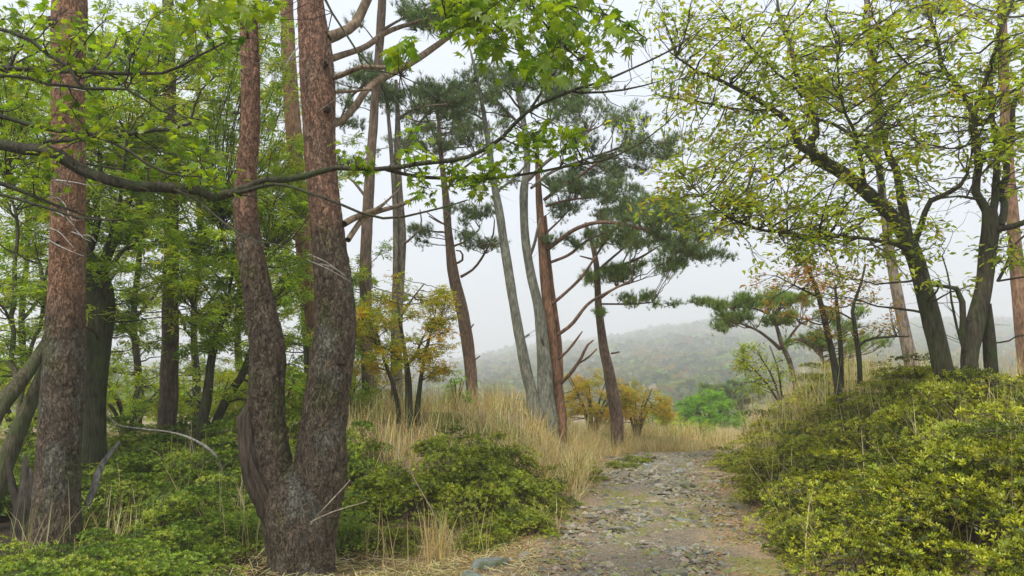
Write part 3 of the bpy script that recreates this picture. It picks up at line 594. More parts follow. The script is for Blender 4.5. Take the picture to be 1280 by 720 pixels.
pine('orange-barked pine with arching red branches in the clump on the grassy bank', [[(700, 520, 14.5, 22), (695, 470, 14.5, 18), (689, 420, 14.5, 17), (682, 360, 14.5, 16), (677, 300, 14.5, 13), (674, 250, 14.5, 11), (672, 210, 14.5, 8), (672, 170, 14.5, 5)], [(699, 480, 14.7, 14), (698, 430, 14.75, 12), (690, 370, 14.8, 11), (684, 310, 14.8, 9), (681, 270, 14.8, 6)]],
     [[(684, 312, 14.5, 7), (702, 298, 14.3, 7), (722, 285, 14.1, 7), (748, 278, 13.9, 6), (778, 280, 13.7, 6), (805, 287, 13.5, 5), (825, 298, 13.4, 4), (842, 310, 13.3, 3), (862, 320, 13.2, 1.5)], [(770, 280, 13.8, 4), (800, 270, 13.7, 3), (840, 266, 13.5, 2), (865, 272, 13.4, 1)], [(805, 287, 13.5, 3.5), (835, 286, 13.3, 3), (865, 292, 13.2, 2), (885, 300, 13.1, 1)], [(680, 250, 14.5, 6), (700, 235, 14.3, 6), (725, 220, 14.1, 5), (750, 200, 13.9, 4)], [(682, 258, 14.5, 4), (710, 250, 14.4, 4), (750, 246, 14.3, 3)], [(688, 328, 14.6, 5), (712, 318, 14.8, 5), (735, 300, 15, 4), (760, 290, 15.2, 2)], [(690, 380, 14.5, 6), (708, 365, 14.3, 5), (728, 345, 14.1, 5), (745, 320, 14, 3)],
      [(698, 418, 14.5, 6), (715, 405, 14.3, 6), (735, 380, 14.2, 5), (760, 365, 14, 4), (790, 350, 13.9, 3)], [(684, 290, 14.5, 4), (700, 275, 14.8, 3), (712, 262, 15, 2)],
      [(698, 482, 14.5, 5), (712, 468, 14.2, 6), (725, 450, 14, 5), (734, 432, 13.9, 4), (742, 425, 13.9, 2)], [(696, 450, 14.5, 5), (708, 440, 14.3, 4), (718, 428, 14.2, 4), (728, 414, 14.1, 2)], [(720, 456, 14.1, 3), (735, 447, 14, 3), (746, 436, 13.9, 2)]],
     blobs((720, 235, 38, 14, 14, 15, 10, .32, .4), (765, 238, 28, 14, 13.8, 14.6, 7, .3, .4), (835, 276, 40, 12, 13.0, 14, 10, .28, .32), (850, 300, 38, 10, 12.9, 13.8, 10, .28, .3), (868, 318, 26, 6, 12.9, 13.6, 6, .26, .28), (795, 268, 30, 8, 13.4, 14, 5, .26, .3), (720, 262, 25, 8, 14.2, 15.2, 4, .26, .35), (700, 300, 18, 10, 14.6, 15.2, 3, .25, .35)), (.32, .17, .10), (.24, .14, .10), seed=64, kw=BIG, dead_twigs=8)
pine('small pine with flat layered green crown leaning beside the path', [[(771, 522, 16.5, 20), (763, 475, 16.5, 18), (754, 430, 16.5, 15), (748, 380, 16.5, 12), (746, 335, 16.5, 10), (740, 305, 16.5, 6), (732, 278, 16.5, 4)]],
     [[(748, 338, 16.5, 5), (762, 325, 16.3, 4), (780, 310, 16, 3)], [(750, 336, 16.5, 5), (775, 332, 16.3, 5), (800, 322, 16, 4), (828, 305, 15.8, 2)], [(745, 320, 16.5, 4), (765, 290, 16.2, 4), (790, 275, 16, 3), (830, 265, 15.7, 1.5)], [(748, 375, 16.5, 4), (770, 360, 16.4, 3), (800, 350, 16.3, 2)], [(744, 325, 16.5, 4), (725, 320, 16.7, 2)], [(764, 442, 16.5, 3), (774, 440, 16.4, 3)], [(752, 380, 16.5, 3), (790, 380, 16.2, 3), (815, 378, 16, 2)]],
     blobs((800, 262, 42, 14, 15.4, 16.6, 12, .34, .32), (790, 292, 36, 10, 15.4, 16.6, 9, .34, .3), (840, 262, 30, 12, 15.2, 16, 6, .3, .35), (790, 340, 42, 9, 15.6, 16.6, 9, .3, .28), (755, 345, 20, 6, 16, 16.8, 3, .25, .3), (818, 374, 20, 9, 15.8, 16.4, 5, .26, .32), (830, 330, 30, 6, 15, 16, 4, .26, .3), (760, 300, 30, 8, 16, 17, 5, .28, .3), (752, 390, 8, 6, 16.2, 16.5, 1, .18, .4)), (.24, .16, .115), (.22, .14, .10), seed=68, kw=dict(size=.092, ntwig=12, cols=G_PINE2))
pine('small gnarled flat-topped pine on the bank behind yellow shrub', [[(996, 492, 16.5, 9), (988, 455, 16.5, 8), (978, 432, 16.5, 8), (972, 412, 16.5, 6), (966, 392, 16.5, 4)], [(975, 436, 16.4, 7), (962, 424, 16.2, 5), (945, 412, 16, 4), (925, 404, 15.8, 2)]],
     [[(980, 432, 16.5, 5), (992, 415, 16.5, 4), (1000, 405, 16.6, 3)], [(1036, 478, 16.8, 6), (1030, 455, 16.8, 6), (1022, 438, 16.7, 5), (1000, 425, 16.5, 4), (985, 425, 16.5, 3)], [(966, 395, 16.5, 4), (940, 385, 16.2, 3), (905, 385, 15.8, 2)]],
     blobs((925, 376, 36, 7, 15.6, 16.6, 9, .3, .28), (985, 372, 30, 8, 16, 17, 8, .3, .3), (925, 398, 26, 6, 15.6, 16.4, 6, .26, .28), (975, 398, 24, 6, 16, 16.8, 5, .26, .28), (1010, 425, 28, 7, 16.2, 17, 6, .26, .3), (892, 380, 8, 4, 15.7, 16, 2, .2, .3), (900, 411, 6, 3, 15.7, 16, 1, .15, .3), (1075, 430, 25, 10, 16.5, 17.4, 5, .26, .3), (1040, 395, 30, 14, 16.5, 17.4, 5, .26, .3)), (.2, .15, .12), seed=72, kw=dict(size=.10, ntwig=11, cols=G_PINE2))
pine('pale grass-draped pine trunk leaning behind the mossy forked tree', [[(1146, 480, 12, 26), (1134, 430, 12, 20), (1124, 380, 12, 18), (1114, 325, 12, 15), (1106, 270, 12, 13), (1098, 200, 12, 11), (1090, 100, 12, 9), (1082, -20, 12, 8)]], [[(1092, 130, 12, 4), (1070, 110, 12.2, 3), (1040, 100, 12.4, 2)]], blobs((1030, 110, 24, 16, 12, 13, 5, .3, .4), (1080, -40, 60, 30, 11.4, 12.6, 6, .4, .4)), (.33, .26, .2), seed=76, kw=BIG)
pine('orange pine trunk half hidden behind the many-stemmed dark tree', [[(1285, 480, 12.6, 24), (1277, 400, 12.6, 22), (1270, 320, 12.6, 20), (1264, 250, 12.6, 18), (1258, 170, 12.6, 17), (1254, 60, 12.6, 15), (1250, -60, 12.6, 12)]], [[(1254, 40, 12.6, 5), (1210, 10, 12.9, 3)]], blobs((1200, 0, 50, 30, 12.4, 13.4, 6, .4, .4), (1250, -70, 50, 30, 12, 13, 5, .4, .4)), (.34, .2, .12), seed=80, kw=BIG)
pine('brown pine trunk with rough bark standing in the green understory', [[(202, 612, 11, 38), (207, 550, 11, 31), (211, 480, 11, 28), (213, 400, 11, 25), (214, 320, 11, 23), (214, 240, 11, 22), (212, 120, 11, 20), (210, 0, 11, 18), (208, -160, 11, 14)]], [[(210, -60, 11, 6), (160, -90, 11.4, 3)], [(209, -90, 11, 6), (250, -120, 10.6, 3)]], blobs((150, -100, 60, 30, 10.8, 12, 6, .45, .4), (255, -130, 60, 30, 10, 11.4, 6, .45, .4)), (.17, .125, .09), seed=84, kw=BIG)
pine('distant little dark pine with layered branches behind round green bush', [[(930, 515, 38, 5), (926, 495, 38, 5), (922, 480, 38, 3)]], [[(926, 492, 38, 3), (900, 488, 38, 2)], [(925, 488, 38, 3), (945, 484, 38.2, 2)]], blobs((915, 485, 26, 3, 37.4, 38.6, 12, .42, .25), (928, 494, 22, 3, 37.4, 38.6, 9, .4, .25), (920, 503, 20, 4, 37.4, 38.6, 8, .4, .3)), (.1, .08, .06), seed=88, kw=dict(size=.2, ntwig=12, cols=G_PINE))

# ------------------------------------------------------------------ mossy broadleaved trees on the right bank
def decid(label, tr, brs, cl, tcol=(.10, .088, .056), name='broadleaf_tree', mat=M_BARK, kw=None, dens=1.4, mult=1, **k):
    q = dict(tpl=LEAF, size=.075, cols=G_YEL, ntwig=6, nleaf=6, spread=.04, twig_col=(.085, .07, .05)); q.update(kw or {}); q['nleaf'] = int(q['nleaf'] * dens); q['ntwig'] = int(q['ntwig'] * 1.3)
    if mult > 1: q['ktwig'] = 2
    if cl is not None and mult > 1: cl = (np.concatenate([cl[0]] + [cl[0] + .38 * rng.normal(size=cl[0].shape) * [1, 1.6, .8] for _ in range(mult - 1)]), np.concatenate([cl[1]] * mult))
    T_ = [trunk_from(x) if i == 0 else limb(x) for i, x in enumerate(tr)]; B_ = [limb(b) for b in brs]
    B_ = [(wiggle(p, r, 1.2, 5, i), r) for i, (p, r) in enumerate(B_)]
    return tree(name, label, 'tree', T_, B_, mat, tcol, cl, ns=20, lump=.13, **k, **q)
D = 8.5
decid('mossy tree with thick trunk sweeping out over the path in yellow-green leaf',
      [[(1198, 560, D, 40), (1193, 520, D, 35), (1181, 470, D, 32), (1167, 410, D, 31), (1153, 355, D, 29), (1142, 318, D, 28), (1128, 290, D, 25), (1110, 265, D, 23), (1088, 245, D, 22), (1062, 222, D, 21), (1036, 206, D, 20), (1017, 198, D, 18)]],
      [[(1030, 204, D, 15), (1012, 188, D - .1, 13), (988, 162, D - .2, 11), (955, 132, D - .3, 9), (920, 112, D - .4, 7), (880, 92, D - .5, 5), (845, 72, D - .6, 3)],
       [(1020, 202, D, 15), (1017, 180, D, 14), (1019, 160, D + .1, 12), (1006, 122, D + .2, 9), (990, 70, D + .3, 7), (976, 20, D + .4, 5), (965, -40, D + .5, 3)],
       [(1142, 318, D, 18), (1134, 280, D + .1, 17), (1122, 240, D + .2, 14), (1114, 200, D + .3, 12), (1100, 150, D + .4, 9), (1095, 90, D + .5, 7), (1080, 20, D + .6, 4)],
       [(1140, 300, D, 11), (1152, 272, D - .1, 10), (1170, 250, D - .2, 9), (1195, 236, D - .3, 7), (1210, 215, D - .4, 5)],
       [(1144, 318, D, 8), (1120, 305, D - .2, 7), (1070, 297, D - .4, 6), (1010, 294, D - .6, 6), (960, 288, D - .8, 5), (920, 275, D - 1, 4), (885, 252, D - 1.1, 3), (855, 220, D - 1.2, 2)],
       [(1105, 262, D, 10), (1098, 225, D + .3, 9), (1075, 180, D + .5, 7), (1050, 160, D + .7, 6), (1010, 145, D + .8, 4)],
       [(1085, 245, D, 8), (1076, 200, D - .3, 7), (1068, 165, D - .5, 6), (1050, 120, D - .6, 4), (1045, 60, D - .7, 3)],
       [(960, 138, D - .3, 5), (920, 135, D - .2, 4), (870, 128, D - .1, 4), (820, 118, D, 2)], [(1010, 190, D - .1, 6), (980, 215, D - .3, 4), (960, 230, D - .4, 2)], [(1005, 120, D + .2, 5), (970, 90, D, 4), (930, 50, D - .2, 3), (900, 10, D - .3, 2)]],
      blobs((900, 60, 70, 55, 7.4, 9, 24, .24, .6), (980, 80, 70, 70, 7.6, 9.4, 34, .26, .6), (1060, 70, 70, 70, 7.8, 9.6, 34, .26, .6), (1130, 130, 50, 70, 8, 9.6, 20, .26, .6), (950, 160, 50, 40, 7.8, 9, 16, .22, .55), (1040, 170, 60, 40, 8, 9.4, 18, .24, .55), (890, 225, 70, 32, 7, 7.9, 22, .2, .45), (960, 265, 70, 26, 7.2, 8.2, 22, .2, .45), (1050, 270, 55, 28, 7.6, 8.6, 14, .2, .5), (1010, 310, 60, 16, 7.4, 8.4, 12, .18, .45), (1110, 310, 40, 26, 7.8, 8.5, 9, .18, .5), (850, 120, 30, 20, 7.6, 8.2, 5, .2, .5), (1150, 260, 40, 50, 8, 9, 8, .22, .5), (860, 20, 50, 24, 7.6, 8.6, 8, .24, .5)),
      seed=100, dead_twigs=160, mult=2, dens=.6, kw=dict(cols=G_YEL, ntwig=5, nleaf=7, size=.074, spread=.04))
D = 7.9
decid('dark many-stemmed tree forking from knotted trunk among green shrubs on the bank',
      [[(1228, 585, D, 38), (1224, 545, D, 31), (1216, 495, D, 28), (1212, 450, D, 25), (1219, 405, D, 27), (1229, 360, D, 26), (1234, 318, D, 26), (1238, 285, D, 27), (1236, 262, D, 22)],
       [(1250, 580, D + .25, 26), (1244, 530, D + .25, 22), (1240, 475, D + .2, 20), (1236, 420, D + .1, 19), (1232, 380, D + .05, 16)]],
      [[(1238, 280, D, 15), (1226, 245, D, 13), (1217, 205, D, 12), (1216, 165, D, 12), (1206, 130, D + .1, 10), (1190, 100, D + .2, 9), (1172, 60, D + .3, 7), (1160, 10, D + .4, 6), (1150, -60, D + .5, 4)],
       [(1218, 160, D, 9), (1226, 120, D - .1, 8), (1235, 85, D - .2, 8), (1248, 45, D - .3, 6), (1266, 5, D - .4, 5), (1280, -50, D - .5, 3)],
       [(1244, 275, D, 14), (1246, 230, D + .1, 12), (1242, 170, D + .2, 10), (1240, 110, D + .3, 8), (1248, 50, D + .4, 6), (1250, -30, D + .5, 4)],
       [(1248, 278, D, 12), (1256, 230, D + .2, 10), (1262, 170, D + .3, 9), (1276, 110, D + .4, 7), (1300, 40, D + .5, 4)],
       [(1240, 292, D, 12), (1258, 284, D - .1, 10), (1280, 278, D - .2, 9), (1310, 262, D - .3, 6)],
       [(1212, 452, D, 10), (1205, 425, D - .05, 9), (1200, 395, D - .1, 9), (1197, 372, D - .1, 9), (1186, 360, D - .15, 7), (1168, 356, D - .2, 5), (1150, 357, D - .3, 3)],
       [(1228, 250, D, 5), (1200, 245, D - .2, 4), (1175, 248, D - .3, 2)], [(1215, 180, D, 4), (1190, 185, D - .2, 3), (1150, 180, D - .4, 2)], [(1205, 440, D - .05, 4), (1194, 400, D - .2, 4), (1188, 360, D - .3, 3), (1178, 320, D - .3, 2)], [(1250, 350, D, 5), (1268, 310, D + .1, 4), (1285, 290, D + .2, 3)], [(1190, 100, D + .2, 5), (1150, 90, D, 4), (1115, 60, D - .2, 3), (1090, 20, D - .3, 2)]],
      blobs((1180, 70, 60, 70, 7.2, 8.8, 26, .24, .6), (1250, 70, 50, 70, 7.2, 8.8, 24, .24, .6), (1230, 170, 50, 40, 7.2, 8.6, 14, .22, .55), (1150, 190, 40, 30, 7.2, 8.2, 8, .2, .5), (1270, 200, 30, 40, 7.4, 8.4, 8, .2, .5), (1262, 315, 25, 14, 7.6, 8.2, 5, .18, .5), (1110, 40, 40, 40, 7.2, 8.2, 10, .22, .5)),
      tcol=(.08, .068, .045), seed=120, dead_twigs=150, mult=2, dens=.7, kw=dict(cols=G_YEL, ntwig=5, nleaf=6, size=.074, spread=.04))
D = 11
decid('slender sapling with orange and olive leaves among others on the bank',
      [[(1048, 488, D, 13), (1042, 450, D, 11), (1033, 410, D, 10), (1024, 372, D, 8), (1014, 345, D, 6), (1000, 315, D, 3)], [(1052, 485, D + .1, 9), (1051, 440, D + .1, 8), (1048, 400, D + .1, 6), (1044, 360, D + .1, 4)], [(1075, 480, D - .2, 9), (1074, 450, D - .2, 8), (1068, 405, D - .2, 7), (1066, 385, D - .2, 6), (1076, 355, D - .2, 4), (1082, 330, D - .2, 3)]],
      [[(1072, 435, D - .2, 4), (1085, 424, D - .3, 4), (1110, 420, D - .4, 4), (1135, 421, D - .5, 2)], [(1024, 372, D, 4), (1000, 360, D - .1, 3), (970, 345, D - .2, 2)], [(1068, 400, D - .2, 3), (1050, 390, D - .1, 3), (1030, 382, D, 2)]],
      blobs((1000, 375, 45, 30, 10.4, 11.6, 20, .19, .5), (1060, 360, 45, 26, 10.4, 11.6, 16, .19, .5), (965, 350, 25, 12, 10.6, 11.2, 4, .16, .4), (1090, 395, 30, 30, 10.4, 11.2, 8, .17, .5), (1030, 420, 40, 20, 10.6, 11.4, 6, .16, .5), (1010, 335, 40, 18, 10.4, 11.4, 8, .18, .5)), tcol=(.10, .08, .06), seed=140, name='sapling', kw=dict(cols=G_ORG, ntwig=5, nleaf=4, size=.06))
D = 13
decid('upright yellow-green shrub rising from dry grass beside the gnarled pine', [[(975, 500, D, 4), (965, 470, D, 3), (950, 445, D, 2)], [(972, 500, D + .1, 4), (955, 475, D + .1, 3), (930, 450, D, 2)], [(978, 500, D, 4), (972, 460, D, 3), (962, 432, D, 2)]], [],
      blobs((950, 458, 30, 28, 12.6, 13.4, 26, .17, .9), (930, 448, 14, 12, 12.6, 13.2, 8, .14, .9)), seed=150, name='yellow_shrub', tcol=(.14, .11, .08), kw=dict(cols=G_YEL, ntwig=5, nleaf=5, size=.055))

# ------------------------------------------------------------------ ochre maple in the grass, and left-hand broadleaves
D = 10.5
decid('small maple with ochre and olive leaves rising from dry grass', [[(512, 535, D, 14), (511, 500, D, 12), (510, 470, D, 10), (506, 440, D, 7), (500, 400, D, 5), (496, 365, D, 3)], [(500, 530, D + .2, 9), (494, 490, D + .2, 7), (480, 450, D + .2, 5), (470, 410, D + .2, 3)], [(520, 528, D + .1, 10), (524, 490, D + .1, 8), (530, 450, D + .1, 7), (540, 410, D, 4)]],
      [[(509, 458, D, 6), (520, 442, D - .1, 5), (530, 420, D - .1, 3)], [(508, 456, D, 5), (490, 440, D - .1, 4), (470, 430, D - .2, 2)], [(500, 400, D, 4), (515, 375, D + .1, 3), (530, 355, D + .2, 2)]],
      blobs((508, 400, 62, 58, 9.7, 11.3, 40, .19, .42), (465, 430, 32, 48, 10, 11, 16, .19, .42), (550, 400, 26, 30, 10, 11, 12, .18, .45), (520, 455, 50, 18, 9.9, 11, 12, .17, .45), (545, 360, 26, 14, 10, 11, 5, .17, .45)), tcol=(.10, .085, .06), seed=160, name='maple_tree', dens=1.0, kw=dict(cols=G_OCH + [(3, (.32, .38, .03))], ntwig=5, nleaf=7, tpl=SPRAY, size=.07))
D = 9.6
decid('dark hollow-topped tree fanning into many stems behind lone red pine', [[(115, 610, D, 44), (118, 560, D, 36), (120, 500, D, 34), (123, 440, D, 37), (126, 395, D, 42), (125, 360, D, 38), (121, 335, D, 22)]],
      [[(118, 350, D, 16), (116, 310, D, 12), (120, 250, D + .2, 9), (125, 180, D + .3, 7), (118, 100, D + .4, 4)], [(128, 350, D, 14), (140, 310, D + .1, 10), (155, 270, D + .2, 8), (172, 235, D + .3, 6), (180, 180, D + .4, 4), (190, 120, D + .5, 3)], [(124, 355, D, 12), (136, 300, D - .2, 8), (150, 240, D - .3, 6), (160, 170, D - .4, 4)], [(130, 340, D, 9), (155, 315, D - .2, 6), (190, 290, D - .3, 4), (235, 270, D - .4, 2)], [(118, 360, D, 12), (100, 310, D + .3, 8), (60, 250, D + .5, 5), (20, 200, D + .6, 3)]],
      blobs((60, 150, 70, 120, 9, 10.6, 34, .28, .45), (170, 130, 70, 110, 9.2, 10.8, 40, .28, .45), (200, 260, 60, 50, 9, 10.4, 16, .26, .45), (130, 300, 60, 50, 9.2, 10.4, 12, .24, .45), (40, 290, 50, 40, 9.2, 10.4, 8, .26, .45), (160, 400, 35, 30, 9.4, 10.4, 7, .22, .45), (230, 60, 60, 60, 9.2, 10.6, 16, .28, .45)), tcol=(.085, .075, .045), seed=170, mult=2, dens=1.35, kw=dict(cols=G_SPRING, tpl=SPRAY, size=.093, ntwig=5, nleaf=6))
D = 10.2
decid('slim dark tree with two leaning stems between the brown pine and double pine', [[(244, 598, D, 18), (250, 545, D, 16), (259, 495, D, 15), (266, 440, D, 13), (278, 398, D, 11), (300, 365, D, 7), (330, 320, D, 4)], [(258, 590, D + .2, 17), (266, 540, D + .2, 15), (285, 495, D + .2, 14), (303, 468, D + .2, 12), (318, 425, D + .2, 8), (335, 380, D + .2, 5)]],
      [[(266, 440, D, 6), (258, 405, D - .1, 4), (240, 385, D - .2, 3)], [(303, 468, D + .2, 6), (330, 460, D + .1, 4), (360, 455, D, 2)], [(285, 385, D, 5), (290, 330, D + .1, 4), (270, 280, D + .2, 2)], [(300, 470, D + .2, 4), (312, 480, D + .1, 4), (316, 488, D + .1, 2)]],
      blobs((260, 330, 60, 60, 9.6, 11, 28, .26, .4), (345, 330, 40, 80, 9.8, 11.2, 26, .26, .4), (270, 420, 50, 36, 9.8, 11, 12, .22, .4), (360, 220, 40, 60, 10, 11.4, 18, .26, .4), (345, 480, 35, 28, 9.8, 10.8, 8, .2, .4), (250, 180, 50, 70, 9.8, 11.4, 20, .28, .4), (330, 80, 40, 60, 9.8, 11.4, 14, .28, .4)), tcol=(.085, .07, .045), seed=180, mult=2, dens=1.35, kw=dict(cols=G_SPRING, tpl=SPRAY, size=.093, ntwig=5, nleaf=6))
decid('crooked mossy tree leaning hard over beside the broken stump', [[(-30, 560, 7.6, 34), (-5, 515, 7.8, 27), (20, 484, 8, 24), (45, 450, 8.2, 20), (65, 410, 8.4, 15), (80, 350, 8.6, 10), (95, 280, 8.8, 6)], [(-18, 660, 8, 30), (2, 595, 8.1, 27), (22, 540, 8.2, 24), (42, 495, 8.3, 20), (55, 455, 8.4, 16), (60, 400, 8.5, 10), (50, 330, 8.6, 6)]],
      [[(20, 484, 8, 9), (14, 420, 8.4, 8), (17, 350, 8.8, 7), (20, 280, 9, 5), (10, 220, 9.2, 3)], [(22, 540, 8.2, 8), (28, 480, 8.6, 7), (50, 400, 9, 6), (60, 330, 9.2, 4)]],
      blobs((20, 360, 50, 50, 8, 9.6, 10, .24, .45), (10, 440, 40, 40, 8.2, 9.6, 8, .22, .45), (30, 230, 60, 60, 8, 9.6, 12, .26, .45), (15, 90, 50, 70, 7.8, 9.4, 14, .26, .45)), tcol=(.12, .105, .06), seed=190, mult=2, dens=1.35, kw=dict(cols=G_SPRING, tpl=SPRAY, size=.08, ntwig=5, nleaf=5))
decid('leafy maple with fresh green foliage filling the gap behind the double pine', [[(388, 555, 14, 12), (385, 480, 14, 10), (380, 400, 14, 9), (372, 300, 14, 7), (366, 200, 14, 5), (362, 110, 14, 3)]],
      [[(382, 430, 14, 6), (405, 390, 13.6, 4), (440, 350, 13.4, 3)], [(378, 380, 14, 5), (350, 330, 14.4, 4), (320, 290, 14.6, 2)], [(385, 470, 14, 5), (420, 440, 13.8, 3), (450, 430, 13.6, 2)]],
      blobs((360, 230, 50, 90, 13, 15, 30, .36, .4), (380, 360, 40, 60, 13, 15, 14, .34, .4), (452, 370, 24, 60, 12.6, 13.8, 14, .26, .4), (440, 440, 24, 40, 12.8, 14, 8, .26, .4), (350, 440, 40, 40, 13.4, 14.6, 7, .3, .4)), tcol=(.09, .075, .05), seed=200, mult=2, dens=1.35, name='maple_tree', kw=dict(cols=G_SPRING, tpl=SPRAY, size=.10, ntwig=6, nleaf=6))
BG = [('slender tree with yellow-green leaves deep in the wood past the brown pine', 170, 15, G_YEL), ('young maple with pale green leaves deep in the wood past lone red pine', 30, 14, G_SPRING), ('bushy yellow-leaved young tree behind the slim two-stemmed dark tree', 300, 16, G_YEL), ('tall green broadleaf tree deep in the wood behind hollow-topped tree', 105, 17, G_SPRING), ('tall green broadleaf tree deep in the wood behind the brown pine', 245, 18, G_SPRING)]
for i, (lab, px, d, cols) in enumerate(BG):
    b = i * 7
    decid(lab, [[(px, 560, d, 14), (px + 4 - b % 5, 480, d, 12), (px - 3, 400, d, 10), (px + 5, 300, d, 8), (px, 200, d, 6), (px + 6, 60, d, 3)]],
          [[(px, 430, d, 6), (px - 30, 380, d - .4, 4), (px - 60, 340, d - .7, 2)], [(px, 400, d, 6), (px + 35, 350, d + .4, 4), (px + 65, 300, d + .6, 2)], [(px + 3, 300, d, 5), (px - 30, 240, d + .5, 3)], [(px, 250, d, 5), (px + 40, 190, d - .5, 3)]],
          blobs((px, 190, 80, 150, d - 1.2, d + 1.2, 38, .4, .4), (px, 380, 75, 80, d - 1, d + 1, 18, .36, .4), (px, 480, 65, 35, d - 1, d + 1, 7, .32, .4)), tcol=(.09, .075, .05), seed=210 + i, mult=2, dens=1.35, kw=dict(cols=cols, tpl=SPRAY, size=.11, ntwig=6, nleaf=5))

# ------------------------------------------------------------------ the maple whose limb reaches across
D = 5.2
tr = trunk_from([(-150, 760, D, 60), (-140, 600, D, 46), (-125, 420, D, 42), (-110, 250, D, 38), (-105, 160, D, 34), (-110, 0, D, 28), (-100, -200, D, 18), (-90, -330, D, 10)])
L_ = [[(-108, 180, D, 26), (-60, 168, D - .05, 23), (0, 176, D - .1, 19), (50, 186, D - .1, 20), (85, 197, D - .1, 20), (120, 212, D - .1, 18), (160, 226, D - .1, 18), (215, 235, D - .1, 17), (270, 240, D - .1, 16), (302, 236, D - .1, 13), (330, 226, D - .1, 10), (375, 219, D - .1, 11), (420, 212, D - .1, 9), (470, 211, D - .1, 8), (520, 208, D - .1, 8), (560, 203, D - .1, 8), (600, 190, D - .1, 7), (634, 167, D - .1, 6.5), (664, 137, D - .1, 6), (705, 115, D - .1, 5), (758, 100, D - .1, 4), (800, 82, D - .1, 3.5), (832, 66, D - .1, 3), (868, 42, D - .1, 2)],
      [(480, 211, D - .1, 6), (540, 221, D, 6), (618, 222, D, 5), (696, 210, D + .1, 4), (757, 200, D + .1, 3.5), (793, 183, D + .1, 3), (822, 163, D + .1, 2.4), (852, 139, D + .1, 1.4)],
      [(290, 240, D - .1, 8), (320, 234, D - .2, 7), (350, 232, D - .3, 5), (400, 246, D - .4, 5), (440, 262, D - .5, 4), (480, 272, D - .5, 4), (520, 268, D - .5, 3.5), (560, 258, D - .5, 3), (585, 250, D - .5, 2)],
      [(215, 235, D - .1, 5), (245, 248, D - .2, 4), (275, 275, D - .3, 4), (310, 298, D - .4, 3), (345, 305, D - .45, 2.4), (370, 315, D - .5, 1.5)],
      [(664, 137, D - .1, 5), (690, 95, D - .2, 4), (715, 70, D - .25, 3), (735, 45, D - .3, 2.5), (755, 20, D - .3, 1.5)],
      [(705, 115, D - .1, 4), (740, 116, D - .05, 4), (790, 110, D, 3), (830, 100, D, 1.5)],
      [(-110, 20, D, 14), (-40, 28, D - .2, 10), (0, 38, D - .3, 7), (40, 52, D - .3, 7), (70, 72, D - .3, 7), (90, 88, D - .3, 6), (100, 110, D - .3, 4), (115, 120, D - .3, 2.5)],
      [(-108, 90, D, 14), (-30, 82, D + .1, 11), (0, 84, D + .1, 8), (60, 90, D + .1, 6), (110, 92, D + .1, 7), (165, 92, D + .1, 6), (210, 88, D + .1, 5), (250, 70, D + .1, 4), (280, 52, D + .1, 3), (310, 48, D + .1, 2)],
      [(-108, 110, D, 12), (-30, 95, D - .2, 9), (20, 96, D - .2, 6), (60, 104, D - .2, 5), (120, 110, D - .2, 5), (165, 115, D - .2, 4), (205, 140, D - .2, 3), (250, 150, D - .2, 2)],
      [(-108, 140, D, 14), (-30, 140, D + .2, 10), (15, 148, D + .2, 8), (70, 164, D + .2, 8), (130, 171, D + .2, 8), (190, 165, D + .2, 8), (230, 160, D + .2, 6), (240, 140, D + .2, 4), (250, 115, D + .2, 3), (270, 95, D + .2, 2)],
      [(60, 180, D - .1, 8), (100, 176, D - .2, 6), (150, 182, D - .3, 5), (190, 210, D - .3, 5), (220, 218, D - .3, 4), (260, 222, D - .3, 2)],
      [(-108, 230, D, 12), (-20, 226, D + .3, 9), (20, 236, D + .3, 7), (60, 252, D + .3, 5), (110, 270, D + .3, 4), (160, 276, D + .3, 2)],
      [(-105, 250, D, 10), (-20, 240, D - .4, 6), (20, 250, D - .4, 5), (70, 264, D - .4, 4), (110, 274, D - .4, 4), (150, 275, D - .4, 2)],
      [(-100, -200, D, 14), (0, -180, D - .3, 12), (150, -130, D - .6, 11), (300, -70, D - .8, 10), (420, -25, D - .9, 8), (520, -30, D - .9, 6), (600, -30, D - .9, 5), (645, -5, D - .9, 5), (676, 23, D - .9, 4), (703, 58, D - .9, 3), (723, 75, D - .9, 2)],
      [(400, -32, D - .9, 6), (408, 0, D - .95, 4.5), (425, 28, D - 1, 4), (440, 55, D - 1, 4), (452, 72, D - 1, 3), (470, 88, D - 1, 2.4), (500, 95, D - 1, 1.5)],
      [(600, -30, D - .9, 5), (680, -5, D - .8, 4), (720, 10, D - .8, 4), (750, 15, D - .8, 3), (785, 30, D - .8, 2.4), (810, 50, D - .8, 1.5)],
      [(480, -28, D - .9, 4), (540, -10, D - 1, 3), (590, 10, D - 1, 3), (630, 40, D - 1, 2)]]
brs = [limb(b) for b in L_]; brs = [(wiggle(p, r, 1.3, 6, i + 50), r) for i, (p, r) in enumerate(brs)]
